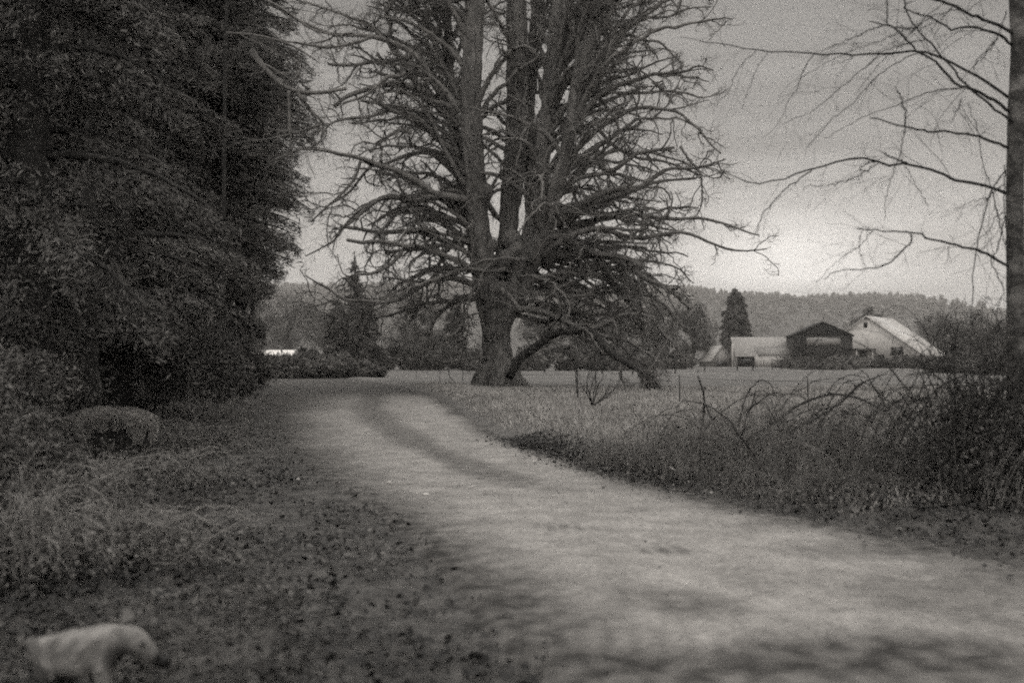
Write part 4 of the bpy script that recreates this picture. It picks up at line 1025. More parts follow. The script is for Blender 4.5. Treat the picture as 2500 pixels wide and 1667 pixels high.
# ------------------------------------------------------------------ brambles along the right verge
DB_ = 10.5
z8 = lambda p: tr2(p, .4039, 1550, 820)
def ground_d(px):   # depth of the thicket's foot below the given column
    return float(np.interp(px, [1500, 1700, 1900, 2100, 2300, 2500], [13.5, 12.3, 11.3, 10.5, 9.9, 9.3]))
BR = [([(560, 740), (640, 650), (720, 600), (850, 520), (950, 440), (1060, 385), (1200, 352), (1330, 370), (1450, 420), (1550, 490), (1640, 590), (1700, 680), (1780, 790)], 2.4),
      ([(1060, 520), (1160, 455), (1270, 380), (1350, 300), (1440, 255), (1520, 230)], 2.0), ([(900, 620), (1080, 500), (1230, 410), (1300, 350), (1380, 290)], 1.3),
      ([(320, 830), (350, 740), (390, 620), (415, 480), (415, 350), (380, 240)], 2.6), ([(130, 830), (160, 740), (200, 630), (240, 560), (270, 545)], 1.8),
      ([(1560, 960), (1650, 800), (1760, 680), (1850, 600), (1930, 500), (1990, 440), (2050, 350)], 2.6), ([(1650, 960), (1800, 780), (1900, 650), (1980, 540), (2040, 460)], 3.0),
      ([(1370, 790), (1440, 620), (1480, 520), (1540, 430), (1620, 375), (1700, 370), (1740, 400)], 1.6), ([(1940, 640), (1940, 440), (1945, 290)], 1.6),
      ([(430, 420), (470, 520), (500, 600), (500, 660), (450, 720)], 1.2), ([(1480, 600), (1620, 520), (1760, 470), (1880, 540), (1960, 640)], 1.3),
      ([(1600, 500), (1700, 460), (1800, 500), (1900, 480)], 1.1), ([(1240, 470), (1380, 480), (1500, 540), (1560, 620)], 1.1), ([(860, 720), (930, 560), (1010, 500), (1130, 490)], 1.2),
      ([(620, 900), (640, 760), (680, 660), (740, 590)], 1.6), ([(1760, 980), (1900, 820), (2040, 700), (2120, 520), (2180, 380)], 3.0), ([(1900, 980), (1990, 780), (2080, 620), (2140, 450)], 2.6),
      ([(1480, 960), (1560, 840), (1650, 740), (1730, 640), (1850, 540)], 2.0), ([(2120, 980), (2180, 760), (2230, 560), (2280, 420), (2340, 330)], 3.0),
      ([(90, 760), (-40, 700), (-80, 680)], 1.0), ([(300, 700), (240, 660), (120, 660), (60, 740)], .9)]
root_lab = ['sprawling bramble with one long arch over the field at right', 'low bramble clump with an upright whip left of the arching one', 'dense dark bramble tangle at the foot of the alder trunk', 'ragged bramble clump in the middle of the right verge',
            'small bramble clump at the left end of the right verge', 'bramble clump with leaning parallel canes right of the long arch', 'dark bramble heap at the right picture edge', 'low leafy bramble in front of the leaning canes']
clumps = [(1890, 11.5, .72, 1.2, 0), (1700, 12.3, .58, .8, 1), (2410, 9.6, 1.7, .62, 2), (2030, 10.8, .72, 1.0, 3), (1580, 13.2, .25, .7, 4), (2220, 10.1, .85, .8, 5), (2520, 9.0, 1.4, .8, 6), (2120, 9.9, .35, 1.0, 7)]
assign = {0: [0, 1, 2, 12, 13], 1: [3, 4, 9, 14, 20], 2: [15, 16, 18, 8], 3: [10, 11, 7], 4: [19], 5: [5, 6, 17], 6: [], 7: []}
for ci, (px, d, h, rad, li) in enumerate(clumps):
    b0 = base_on_ground(px, d)
    root = empty('bramble', b0); tag(root, root_lab[li], 'bramble', 'brambles of the right verge')
    cb = MB()
    for k in assign[li]:
        pts, wpx = BR[k]; pts = z8(pts); dd = ground_d(pts[0][0]) + .2
        a = np.array([W(p[0], p[1], dd + .35 * math.sin(i)) for i, p in enumerate(pts)])
        Pk = resample(a, 24)[None]; q = np.linspace(0, 1, 24)
        Rk = (1.7 * wpx * (1.1 - .75 * q) / F * dd)[None]
        tubes(cb, Pk, Rk, 5, .1)
        s2, t2 = grow(Pk, Rk, 16, .05, 1, (.5, 1.3), (.08, .35), 4, .5, np.full(16, .0012), .2); tubes(cb, s2, np.minimum(t2, .003), 3)
        if li in (3, 5, 0, 1): 
            nl = 26; i_ = rng.integers(0, 24, nl); cards(cb, Pk[0, i_] + rng.normal(size=(nl, 3)) * .025, norm(rng.normal(size=(nl, 3))), .05, .035)
    if li in (0, 1, 3, 5, 2):
        na = {0: 9, 1: 5, 3: 9, 5: 10, 2: 12}[li]; Ka = 16; qa = np.linspace(0, 1, Ka)[None]
        ra = np.random.default_rng(400 + li); sa = ra.uniform(-1, 1, (na, 1)) * rad * .7; ya = ra.uniform(-.4, .5, (na, 1)); Ln = ra.uniform(.5, 1.7, (na, 1)) * ra.choice([-1, 1], (na, 1), p=[.3, .7]); Ht = ra.uniform(.75, 1.25, (na, 1)) * (min(h, 1.0) + .3)
        tip = ra.uniform(2.0, 2.9, (na, 1))
        Pa = np.stack([sa + Ln * qa ** 1.15, ya + .35 * ra.normal(size=(na, 1)) * qa, Ht * np.sin(qa * tip) ** .9], -1) + b0
        Pa[:, 1:-1] += ra.normal(size=(na, Ka - 2, 3)) * .012
        Ra = ra.uniform(.006, .011, (na, 1)) * (1.15 - .8 * qa); tubes(cb, Pa, Ra, 5, .1)
        s2, t2 = grow(Pa, Ra, 12, .15, 1, (.5, 1.4), (.08, .4), 5, .4, np.full(na * 12, .0015), .25, grav=-.05); tubes(cb, s2, np.minimum(t2, .003), 3)
    if assign[li]: cb.build('long_canes', M['cane'], root, origin=b0); cb = MB()
    # arching canes of the clump
    n = int(170 * rad); K = 12; q = np.linspace(0, 1, K)
    bx_ = rng.normal(0, rad * .5, n); by_ = rng.normal(0, rad * .28, n); a = rng.uniform(0, 6.283, n)
    L = rng.uniform(.4, 1.3, n) * h * 1.5; lean = rng.uniform(.15, .9, n); top = h * rng.uniform(.25, 1.2, n)
    s_ = q[None] ** 1.2
    X = bx_[:, None] + np.cos(a)[:, None] * L[:, None] * s_ * lean[:, None]
    Y = by_[:, None] + np.sin(a)[:, None] * L[:, None] * s_ * lean[:, None] * .6
    arch = rng.uniform(1.6, 3.0, n)[:, None]
    Z = top[:, None] * np.sin(q[None] * arch) / 1.0
    Pc = np.stack([X, Y, np.maximum(Z, -.02)], -1) + rng.normal(size=(n, K, 3)) * .012 + b0
    Rc_ = rng.uniform(.0025, .0065, n)[:, None] * (1.1 - .8 * q)[None]
    tubes(cb, Pc, Rc_, 4)
    s2, t2 = grow(Pc, Rc_, 8, .1, 1, (.4, 1.5), (.1, .5), 6, .7, np.full(n * 8, .0015), .3, grav=-.1); tubes(cb, s2, t2, 3)
    cb.build('canes', M['cane' if li in (2, 6) else 'cane_mid'], root, origin=b0)
    # withered leaves and dead stems low in the clump
    lb = MB(); dark = li in (2, 6)
    nl = int((7000 if dark else 1500) * rad * h ** .5)
    lx = rng.normal(0, rad * .55, nl); ly = rng.normal(0, rad * .32, nl); lz = h * .75 * rng.random(nl) ** (1.1 if dark else 1.8) * np.exp(-(lx / rad) ** 2 * .6)
    cards(lb, b0 + np.stack([lx, ly, lz], 1), norm(rng.normal(size=(nl, 3))), rng.uniform(.02, .055, nl), rng.uniform(.015, .035, nl), rng.uniform(.4, 1.2, nl))
    lb.build('leaves', M['bush_dark' if dark else 'leaf_bush'], root, smooth=False, origin=b0)
    # dead grass stalks standing through the canes
    gs = MB(); ng = int(420 * rad); gx_ = rng.normal(0, rad * .6, ng); gy_ = rng.normal(0, rad * .35, ng); gh = h * rng.uniform(.15, .8, ng) * np.exp(-(gx_ / rad) ** 2 * .5); ln_ = rng.normal([.25, 0], .3, (ng, 2)) * gh[:, None]
    qq = np.linspace(0, 1, 5)[None]
    Pg = b0 + np.stack([gx_[:, None] + ln_[:, :1] * qq ** 1.6, gy_[:, None] + ln_[:, 1:] * qq ** 1.6, gh[:, None] * qq * (1 - .1 * qq)], -1)
    tubes(gs, Pg, np.full((ng, 5), .0028) * (1.1 - .6 * qq), 3); tag(gs.build('dead_stalks', M['stalk'], root, origin=b0), kind='stuff')
# ivy and brambles climbing the foot of the alder
# bare shrub on the verge near the track, below the broken limb
b0 = np.array([*G(1447, 1005), .1]); ds_ = b0[1]
sh = empty('bare_shrub', b0); tag(sh, 'small leafless fan shaped shrub in the pale grass right of the maple', 'shrub')
cb = MB(); Pz = []
for pts in [[(680, 1400), (660, 1330), (640, 1260), (650, 1190), (670, 1110)], [(685, 1400), (690, 1300), (740, 1230), (760, 1150)], [(690, 1400), (760, 1340), (830, 1290), (880, 1260)], [(680, 1400), (700, 1320), (700, 1220), (690, 1120)],
            [(670, 1400), (665, 1300), (700, 1200), (760, 1110)], [(690, 1395), (780, 1340), (850, 1250), (880, 1170)], [(680, 1400), (640, 1320), (600, 1260), (590, 1180)], [(580, 1350), (575, 1200), (560, 1080), (562, 960)], [(250, 1290), (248, 1200), (250, 1120)], [(370, 1290), (340, 1230), (300, 1180), (240, 1160)]]:
    pts = z6(pts); Pz.append(resample(np.array([W(p[0], p[1], ds_ + rng.normal(0, .1)) for p in pts]), 12))
Pz = np.array(Pz); Rz = np.linspace(.018, .006, 12)[None] * np.ones((len(Pz), 1)); tubes(cb, Pz[:8], Rz[:8], 4, .1)
s2, t2 = grow(Pz[:8], Rz[:8], 9, .15, 1, (.2, .7), (.2, .8), 5, .6, np.full(72, .003), .1, up=.2); tubes(cb, s2, t2, 3)
cb.build('stems', M['cane'], sh, origin=b0)
# fallen branch at the road edge
c0 = G(1370, 1112)
fb0 = np.array([c0[0], c0[1], .08]); fbr = empty('fallen_branch', fb0); tag(fbr, 'dark fallen branch with withered leaves lying on the right edge of the track', 'branch')
zz = lambda p: [(1150 + a * .2764, 1000 + b * .2764) for a, b in p]
cb = MB(); dF = c0[1]
Pf = [zz([(520, 330), (640, 320), (760, 330), (880, 300), (900, 300)]), zz([(560, 310), (700, 340), (820, 380), (960, 400), (1080, 430), (1215, 460), (1330, 440), (1420, 460), (1520, 530)]), zz([(760, 350), (860, 410), (1000, 440), (1120, 460)]), zz([(1215, 460), (1190, 380), (1160, 315)]), zz([(600, 330), (560, 300), (530, 280)]), zz([(880, 310), (940, 370), (1000, 410), (1060, 400)])]
Pf = np.array([resample(np.array([W(p[0], p[1], EYE * F / (p[1] - HY + 10)) for p in t_]), 14) for t_ in Pf]); Rf = np.linspace(1, .35, 14)[None] * np.array([.06, .045, .03, .012, .02, .02])[:, None]
Pf[:, :, 2] = np.clip(Pf[:, :, 2], .05, .6)
tubes(cb, Pf, Rf, 6, .25); s2, t2 = grow(Pf, Rf, 12, .1, 1, (.3, 1.2), (.1, .5), 5, .5, np.full(72, .003), .25, up=.05); tubes(cb, s2, np.minimum(t2, .014), 3)
fbb = cb.build('wood', M['wood_dark'], fbr, origin=fb0)
lb = MB(); i_ = rng.integers(0, 14, 700); j_ = rng.choice([0, 0, 1, 2, 5], 700); cards(lb, Pf[j_, i_] + rng.normal(size=(700, 3)) * [.12, .12, .05], norm(rng.normal(size=(700, 3))), .09, .05, rng.uniform(.2, .7, 700)); lb.build('leaves', M['litter'], fbr, smooth=False, origin=fb0)

def ground_hit(px, py):
    """where the ray through a photo pixel meets the ground"""
    for d in np.arange(2.5, 70, .05):
        p = W(px, py, d)
        if p[2] <= float(height(p[0:1], p[1:2])[0]): return p
    return W(px, py, 60)
# ------------------------------------------------------------------ grass and litter (stuff)
def scatter(n, ylo, yhi, xl, xr, p=1.0):
    """even density over ground, trimmed to the strip xl..xr (functions of y)"""
    y = ylo + (yhi - ylo) * rng.random(n) ** p
    lo, hi = xl(y), xr(y)
    return lo + (hi - lo) * rng.random(n), y
def edge_x(poly, y):   # x of an outline at depth y (first crossing, sorted)
    o = np.argsort(poly[:, 1]); return np.interp(y, poly[o, 1], poly[o, 0])
# dead grass on the right side
n = 90000
y = 9.0 + 41 * rng.random(n) ** 1.5; x = edge_x(Rg, y) + rng.random(n) ** 1.2 * (5 + y * .45)
dr_, sr_ = dist_poly(x, y, Rc); keep = (sr_ > 0) & (dr_ > .3) & (x / y < .75) & ((y > 11.5) | (rng.random(n) < .35)); x, y, dr_ = x[keep], y[keep], dr_[keep]; n = len(x)
z = height(x, y); hb = rng.uniform(.05, .17, n) * np.clip(.3 + dr_ * .7, 0, 1.2) * (1 + .5 * wave(x, y, .7, 91))
hb = np.maximum(hb, .04)
lean = rng.normal(0, .35, (n, 2)) * hb[:, None]
wd = .004 + y * .00035; aa = rng.uniform(0, 3.14, n)
sx, sy = np.cos(aa) * wd, np.sin(aa) * wd
V = np.stack([np.stack([x - sx, y - sy, z - .02], 1), np.stack([x + sx, y + sy, z - .02], 1), np.stack([x + lean[:, 0] * .5 + sx * .6, y + lean[:, 1] * .5 + sy * .6, z + hb * .6], 1), np.stack([x + lean[:, 0], y + lean[:, 1], z + hb], 1)], 1)
mb = MB(); mb.add(V.reshape(-1, 3), np.arange(4 * n).reshape(n, 4), rng.uniform(.7, 1.3, n))
tag(mb.build('grass', M['grass'], smooth=False), 'pale dead grass over the right verge and field edge', 'grass', kind='stuff')
# leaves lying on the left verge, the right verge and a few on the track
n = 150000
y = 2.6 + 24 * rng.random(n) ** 1.7; x = edge_x(Lg, y) + .35 - np.abs(rng.normal(0, .8, n)) - rng.random(n) * (3.0 + y * .42) - .3
dn_ = wave(x, y, 1.9, 110) + .7 * wave(x, y, 5, 111); keep = (x / y > -.62) & (dn_ * 1.5 > rng.uniform(-1.3, 1.0, n)); x, y = x[keep], y[keep]
n2 = 14000
y2 = 4 + 14 * rng.random(n2); x2 = edge_x(Rg, y2) + rng.normal(0, .3, n2) + .25 + np.abs(rng.normal(0, .9, n2)) * np.clip((12 - y2) / 2.5, 0, 1)
n3 = 500
y3 = 3 + 14 * rng.random(n3) ** 1.5; x3 = edge_x(Lg, y3) + rng.random(n3) ** 1.8 * 4.0
x = np.concatenate([x, x2, x3]); y = np.concatenate([y, y2, y3]); n = len(x)
z = height(x, y) + rng.uniform(.0, .05, n) + .02
D = norm(np.stack([rng.normal(size=n), rng.normal(size=n), rng.normal(0, .35, n)], 1))
up = norm(np.stack([rng.normal(0, .5, n), rng.normal(0, .5, n), np.ones(n)], 1))
S_ = norm(np.cross(D, up)); Nn = norm(np.cross(S_, D))
s = (.014 + .05 * rng.random(n) ** 2)[:, None]; s[-n3:] *= .45
C = np.stack([x, y, z], 1); cl = rng.uniform(-.25, .5, n)[:, None] * s
V = np.stack([C - D * s * .5, C - D * s * .15 + S_ * s * .42 + Nn * cl, C + D * s * .22 + S_ * s * .3 + Nn * cl * .6, C + D * s * .55 + Nn * cl * .3, C + D * s * .22 - S_ * s * .3 + Nn * cl, C - D * s * .15 - S_ * s * .42 + Nn * cl], 1)
tn = rng.choice([.3, .55, .8, 1.1], n, p=[.35, .3, .27, .08]) * rng.uniform(.8, 1.2, n)
clump = .72 + .5 * wave(x, y, 1.2, 97) + .35 * wave(x, y, 3.5, 96)
mb = MB(); mb.add(V.reshape(-1, 3), np.arange(6 * n).reshape(n, 6), tn * np.clip(clump, .25, 1.3))
tag(mb.build('leaf_litter', M['litter'], smooth=False), 'dark dead leaves covering the left verge of the track', 'leaf litter', kind='stuff')
# weeds, ferns and dead stems over the left bank
n = 150000
y = 3.2 + 34 * rng.random(n) ** 1.25; x = edge_x(Lg, y) - 1.2 - rng.random(n) ** .9 * (2.0 + y * .42)
cover = wave(x, y, 1.6, 98) + wave(x, y, .6, 99) * .8
dl_, _ = dist_poly(x, y, Lc); keep = (cover + dl_ * .3 > .35) & (x / y > -.65); st_ = ground_hit(270, 1135); keep &= ~((np.abs(x - st_[0] - (y - st_[1]) * -.25) < 1.0) & (y < st_[1] + .6) & (y > st_[1] - 2.6) & (rng.random(n) > .12)); x, y, dl_ = x[keep], y[keep], dl_[keep]; n = len(x)
z = height(x, y); hgt = np.clip(.06 + .09 * dl_, .05, .55) * (1 + .5 * wave(x, y, 1.3, 101))
C = np.stack([x, y, z + np.abs(hgt) * rng.random(n)], 1)
mb = MB(); cards(mb, C, norm(rng.normal(size=(n, 3)) * [1, 1, .6]), rng.uniform(.02, .055, n) * (1 + y * .03), rng.uniform(.005, .016, n) * (1 + y * .04), rng.uniform(.5, 1.5, n) * np.clip(.9 + .5 * wave(x, y, 1.1, 103), .3, 1.5))
tag(mb.build('undergrowth', mat('undergrowth_leaves', .05, .14, scale=2, attr='tone'), smooth=False), 'low tangled weeds and fern covering the left bank', 'undergrowth', kind='stuff')

# ------------------------------------------------------------------ things on the left bank
# mossy stump
st0 = ground_hit(270, 1135); dS = st0[1]
stp = empty('stump', st0); tag(stp, 'squat hollow stump capped with pale moss on the left bank', 'stump')
wS = 110 / F * dS; hS = 118 / F * dS
th = np.linspace(0, 6.283, 28, endpoint=False)
rings = []
for k, zz_ in enumerate(np.linspace(-.12, hS, 10)):
    r_ = wS * (1.0 - .12 * abs(zz_ / hS - .5)) * (1 + .07 * np.sin(th * 3 + 1) + .05 * np.sin(th * 7 + k)) * (1, 1, 1, 1, 1, .99, .97, .93, .85, .66)[k] * (1 + .06 * np.sin(th * 2 + k * .5))
    rings.append(np.stack([r_ * np.cos(th), r_ * .6 * np.sin(th), np.full(28, zz_) + .03 * np.sin(th * 4)], 1))
V = np.array(rings).reshape(-1, 3); idx = np.arange(280).reshape(10, 28); a = idx[:-1]; b = idx[1:]
mb = MB(); mb.add(V, np.stack([a, np.roll(a, -1, 1), np.roll(b, -1, 1), b], -1).reshape(-1, 4)); mb.f.append(idx[-1][None]); mb.a.append(np.ones(1))
mb.build('wood', M['wood_dark'], stp)
n = 34000
u = rng.random(n); a = rng.uniform(0, 6.283, n)
top = u < .62
rr = np.where(top, np.sqrt(rng.random(n)) * .97, .99); zz_ = np.where(top, hS * (.86 + .03 * np.sin(a * 3)) + .2 * np.sqrt(np.clip(1 - rr ** 2.2, 0, 1)) * rng.uniform(.8, 1, n), hS * (.98 - (.14 + .38 * np.abs(np.sin(a * 2.3 + 1.2)) * np.abs(np.cos(a * 5.1))) * rng.random(n)))
rs = (~top) & (a < .55) | (~top) & (a > 5.9); zz_ = np.where(rs, hS * rng.random(n), zz_)
C = np.stack([wS * rr * np.cos(a) * 1.02, wS * .6 * rr * np.sin(a) * 1.04, zz_], 1)
mb = MB(); cards(mb, C, norm(rng.normal(size=(n, 3)) + [0, 0, .5]), .055, .03, rng.uniform(.5, 1.3, n)); mb.build('moss', M['moss'], stp, smooth=False)

# brambles on the left bank
LBt = [((-20, 1010), 1.1, 1.2, 'pale dead bramble stems at the left edge above the stump'), ((120, 985), .9, 1.1, 'tangled bramble just behind the mossy stump at left'), ((440, 985), .8, 1.2, 'bramble growing right of the mossy stump'),
       ((30, 1290), .55, .7, 'low bramble with pale stems near the left edge above the dog'), ((470, 1110), .45, .8, 'low dark bramble below and right of the stump'), ((560, 950), .8, 1.3, 'bramble at the foot of the far evergreens'), ((300, 960), .8, 1.2, 'bramble directly behind the stump top'), ((90, 1250), .4, .8, 'pale stemmed bramble at left between the stump and the dog'), ((380, 1190), .35, .8, 'small bramble at the edge of the leaf litter below the stump'), ((20, 1120), .5, .9, 'bramble at the left edge level with the foot of the stump'),
       ((290, 1370), .3, .7, 'sparse low bramble in the litter behind the dog'), ((520, 1030), .5, 1.0, 'bramble between the stump and the track'), ((-10, 1420), .5, .7, 'bramble at the left edge just above the dog')]
for (pp, h, rad, lab) in LBt:
    b0 = ground_hit(*pp); root = empty('bramble', b0); tag(root, lab, 'bramble', 'brambles of the left bank')
    n = 80; K = 12; q = np.linspace(0, 1, K)
    a = rng.uniform(0, 6.283, n); L = rng.uniform(.5, 1.4, n) * rad; top = h * rng.uniform(.4, 1.3, n); arch = rng.uniform(1.7, 3.0, n)[:, None]
    X = rng.normal(0, rad * .35, n)[:, None] + np.cos(a)[:, None] * L[:, None] * q[None]; Y = rng.normal(0, rad * .3, n)[:, None] + np.sin(a)[:, None] * L[:, None] * q[None] * .7
    Pc = np.stack([X, Y, top[:, None] * np.sin(q[None] * arch)], -1) + rng.normal(size=(n, K, 3)) * .012; Pc[..., 2] = np.maximum(Pc[..., 2], 0)
    Rc_ = rng.uniform(.003, .007, n)[:, None] * (1.1 - .8 * q)[None]
    cb = MB(); tubes(cb, Pc, Rc_, 4); s2, t2 = grow(Pc, Rc_, 4, .2, 1, (.4, 1.3), (.1, .4), 5, .6, np.full(n * 4, .001), .2); tubes(cb, s2, t2, 3)
    cb.build('canes', M['cane_pale'], root)
    nl = 3500; lx = rng.normal(0, rad * .5, nl); ly = rng.normal(0, rad * .4, nl); lz = h * .9 * rng.random(nl) ** 1.3
    lb = MB(); cards(lb, np.stack([lx, ly, lz], 1), norm(rng.normal(size=(nl, 3))), rng.uniform(.02, .05, nl), rng.uniform(.015, .03, nl), rng.uniform(.4, 1.5, nl)); lb.build('leaves', M['bush_dark'], root, smooth=False)
# a dark dead stem leaning over the litter
zq = lambda p: [(a * .3953, 780 + b * .3953) for a, b in p]
b0 = ground_hit(578, 1305); pts = zq([(1462, 1320), (1400, 1200), (1330, 1070), (1270, 970), (1150, 910), (1100, 860), (1110, 830)])
P_ = np.array([W(p[0], p[1], b0[1] + .12 * i) for i, p in enumerate(pts)]); P_[0] = b0
Pk = resample(P_, 20)[None]; cb = MB(); Rk = np.linspace(.011, .004, 20)[None]; tubes(cb, Pk, Rk, 5, .1)
s2, t2 = grow(Pk, Rk, 10, .3, 1, (.4, 1.2), (.1, .4), 5, .6, np.full(10, .002), .2); tubes(cb, s2, t2, 3)
tag(cb.build('dead_sapling', M['cane'], None, origin=b0), 'thin dark dead sapling leaning over the leaf litter right of the stump', 'sapling')

# pale stones on the track
k = 0
for (px, py, sz, lab) in [(1038, 1214, .025, 'flat white stone on the near left edge of the track'), (1018, 1212, .012, 'tiny white stone beside the flat white one'), (950, 1184, .022, 'white stone on the left edge of the track further off'), (1330, 1354, .01, 'small white pebble in the middle of the track'),
                          (728, 1176, .02, 'pale stone among the leaves left of the track')]:
    c = G(px, py); v = norm(rng.normal(size=(14, 3)))
    import bmesh
    bm = bmesh.new(); bmesh.ops.create_icosphere(bm, subdivisions=2, radius=1)
    for v_ in bm.verts: v_.co = Vector((v_.co.x * sz * 1.7, v_.co.y * sz, v_.co.z * sz * .5)) * (1 + .14 * math.sin(v_.co.x * 3 + k) + .1 * math.sin(v_.co.y * 5 + k))
    me = bpy.data.meshes.new('stone'); bm.to_mesh(me); bm.free(); o = bpy.data.objects.new('stone', me); me.materials.append(mat('white_stone', .4, .55, scale=20)); col.objects.link(o)
    o.location = (float(c[0]), float(c[1]), .035); o.rotation_euler = (0, 0, k * 1.3); tag(o, lab, 'stone', 'pale stones of the track'); k += 1

# ------------------------------------------------------------------ the dog
def skin_mesh(name, verts, edges, radii, root_i, m, parent, sub=2):
    me = bpy.data.meshes.new(name); me.from_pydata(verts, edges, []); me.update()
    o = bpy.data.objects.new(name, me); col.objects.link(o)
    sk = o.modifiers.new('s', 'SKIN'); sk.use_smooth_shade = True; sk.branch_smoothing = .6
    for i, r in enumerate(radii):
        v = me.skin_vertices[0].data[i]; v.radius = r if isinstance(r, tuple) else (r, r); v.use_root = (i == root_i)
    sb = o.modifiers.new('u', 'SUBSURF'); sb.levels = sub; sb.render_levels = sub
    rm_ = o.modifiers.new('r', 'REMESH'); rm_.mode = 'VOXEL'; rm_.voxel_size = .007
    sm_ = o.modifiers.new('m', 'SMOOTH'); sm_.iterations = 10; sm_.factor = .6
    dg = bpy.context.evaluated_depsgraph_get(); dg.update()
    m2 = bpy.data.meshes.new_from_object(o.evaluated_get(dg)); bpy.data.objects.remove(o)
    m2.name = name; o = bpy.data.objects.new(name, m2); m2.materials.clear(); m2.materials.append(m); col.objects.link(o); o.parent = parent
    for p in m2.polygons: p.use_smooth = True
    return o
dogx, dogy = W(212, 1530, 4.0)[:2]
dgz = float(height(np.array([dogx]), np.array([dogy]))[0])
dog = empty('dog', (dogx, dogy, dgz - .015), R(-4)); tag(dog, 'small white dog with dark patches standing on the leaves facing right', 'dog')
DV = [(-.14, 0, .318), (-.07, 0, .316), (0.0, 0, .305), (.07, 0, .318), (.12, 0, .385), (.178, 0, .382), (.213, 0, .358), (.252, 0, .320), (.280, 0, .298),
      (-.14, .06, .25), (-.10, .065, .18), (-.17, .065, .10), (-.155, .065, .03), (-.12, .065, .012),
      (-.14, -.06, .25), (-.12, -.065, .18), (-.19, -.065, .10), (-.175, -.065, .03), (-.14, -.065, .012),
      (.08, .055, .25), (.075, .06, .17), (.08, .06, .10), (.08, .06, .03), (.11, .06, .012),
      (.09, -.055, .25), (.105, -.06, .17), (.105, -.06, .10), (.10, -.06, .03), (.13, -.06, .012),
      (-.225, 0, .37), (-.26, 0, .35), (-.28, 0, .30)]
DE = [(0, 1), (1, 2), (2, 3), (3, 4), (4, 5), (5, 6), (6, 7), (7, 8), (0, 9), (9, 10), (10, 11), (11, 12), (12, 13), (0, 14), (14, 15), (15, 16), (16, 17), (17, 18),
      (3, 19), (19, 20), (20, 21), (21, 22), (22, 23), (3, 24), (24, 25), (25, 26), (26, 27), (27, 28), (0, 29), (29, 30), (30, 31)]
DR = [.108, .112, .112, .118, .082, .062, .048, .034, .027, .05, .034, .02, .018, .02, .05, .034, .02, .018, .02, .04, .028, .02, .018, .021, .04, .028, .02, .018, .021, .02, .014, .008]
sdog = 1.06
DV = [(x * sdog, y * sdog, z * sdog * .96) for x, y, z in DV]; DR = [r * sdog for r in DR]
coat = mat('dog_coat', .09, .22, scale=13, rough=.85)
t = coat.node_tree; b = t.nodes['Principled BSDF']; src = b.inputs['Base Color'].links[0].from_socket
tcn = t.nodes.new('ShaderNodeTexCoord')
def spot(cx_, cz_, r_, prev, v):
    sx = t.nodes.new('ShaderNodeSeparateXYZ'); t.links.new(tcn.outputs['Object'], sx.inputs[0])
    nn = t.nodes.new('ShaderNodeTexNoise'); nn.inputs['Scale'].default_value = 12; t.links.new(tcn.outputs['Object'], nn.inputs[0])
    def mth(op, a, b_):
        k_ = t.nodes.new('ShaderNodeMath'); k_.operation = op
        for i, v_ in enumerate((a, b_)):
            if isinstance(v_, (int, float)): k_.inputs[i].default_value = v_
            else: t.links.new(v_, k_.inputs[i])
        return k_.outputs[0]
    dx = mth('SUBTRACT', sx.outputs[0], cx_); dz = mth('SUBTRACT', sx.outputs[2], cz_)
    dd = mth('SQRT', mth('ADD', mth('MULTIPLY', dx, dx), mth('MULTIPLY', dz, dz)), 0)
    dd = mth('ADD', dd, mth('MULTIPLY', mth('SUBTRACT', nn.outputs[0], .5), .06))
    mr_ = t.nodes.new('ShaderNodeMapRange'); mr_.inputs[1].default_value = r_; mr_.inputs[2].default_value = r_ + .025; mr_.inputs[3].default_value = 1; mr_.inputs[4].default_value = 0
    t.links.new(dd, mr_.inputs[0])
    mx = t.nodes.new('ShaderNodeMix'); mx.data_type = 'RGBA'; t.links.new(mr_.outputs[0], mx.inputs[0]); t.links.new(prev, mx.inputs[6]); mx.inputs[7].default_value = gray(v); return mx.outputs[2]
src = spot(-.235, .31, .075, src, .09); src = spot(-.17, .17, .13, src, .05); src = spot(.165, .335, .042, src, .06); src = spot(-.03, .27, .05, src, .22); src = spot(.31, .30, .03, src, .03)  # rear patches: dark coat with the thigh's shadow painted in
t.links.new(src, b.inputs['Base Color'])
body = skin_mesh('body', DV, DE, DR, 2, coat, dog)
darkf = mat('dark_fur', .02, .05, scale=30); nosem = mat('nose_skin', .008, .015, scale=20, rough=.35)
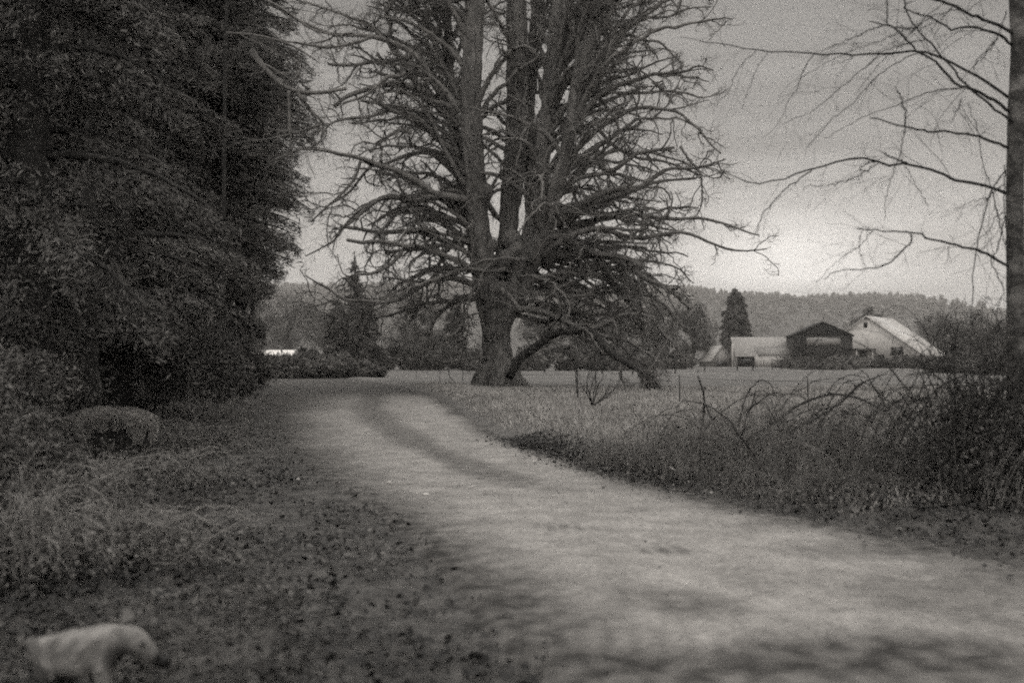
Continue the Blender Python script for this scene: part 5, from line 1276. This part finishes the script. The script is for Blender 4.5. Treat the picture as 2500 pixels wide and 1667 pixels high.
def blob(name, c, r, m, parent, rot=(0, 0, 0)):
    bm = bmesh.new(); bmesh.ops.create_icosphere(bm, subdivisions=3, radius=1)
    mt = Matrix.Translation(Vector(c)) @ (Matrix.Rotation(rot[1], 4, 'Y') @ Matrix.Rotation(rot[0], 4, 'X')) @ Matrix.Diagonal((r[0], r[1], r[2], 1))
    bm.transform(mt); me = bpy.data.meshes.new(name); bm.to_mesh(me); bm.free(); me.materials.append(m)
    for p in me.polygons: p.use_smooth = True
    o = bpy.data.objects.new(name, me); col.objects.link(o); o.parent = parent; return o
k_ = sdog
blob('nose', (.30 * k_, 0, .285 * k_), (.026, .024, .028), nosem, dog)
for s in (-1, 1):
    blob('eye', (.235 * k_, s * .042 * k_, .362 * k_), (.010, .008, .010), nosem, dog)
    # folded ear
    bm = bmesh.new(); 
    pts = [(.125, s * .03, .43), (.165, s * .035, .435), (.150, s * .058, .455), (.120, s * .066, .466), (.112, s * .055, .44)]
    vs = [bm.verts.new((x * k_, y * k_, z * k_)) for x, y, z in pts] + [bm.verts.new((x * k_, y * k_ - s * .008, z * k_)) for x, y, z in pts]
    n5 = 5
    bm.faces.new(vs[:5]); bm.faces.new(vs[5:][::-1])
    for i in range(5): bm.faces.new([vs[i], vs[5 + i], vs[5 + (i + 1) % 5], vs[(i + 1) % 5]])
    bmesh.ops.recalc_face_normals(bm, faces=bm.faces); me = bpy.data.meshes.new('ear'); bm.to_mesh(me); bm.free(); me.materials.append(coat)
    o = bpy.data.objects.new('ear', me); col.objects.link(o); o.parent = dog

# ------------------------------------------------------------------ haze
HAZE = 0.00045
hz = MB(); box(hz, -1480, 1480, -75, 1560, -2.0, 190)
hz = hz.build('haze', None, None, smooth=False); tag(hz, 'thin even mist over the fields', 'haze', kind='stuff')
hm = bpy.data.materials.new('haze'); hm.use_nodes = True; t = hm.node_tree; t.nodes.clear()
o_ = t.nodes.new('ShaderNodeOutputMaterial'); pv = t.nodes.new('ShaderNodeVolumePrincipled'); pv.inputs['Density'].default_value = HAZE; pv.inputs['Color'].default_value = gray(.9)
pv.inputs['Anisotropy'].default_value = .2
t.links.new(pv.outputs[0], o_.inputs['Volume']); hz.data.materials.append(hm)
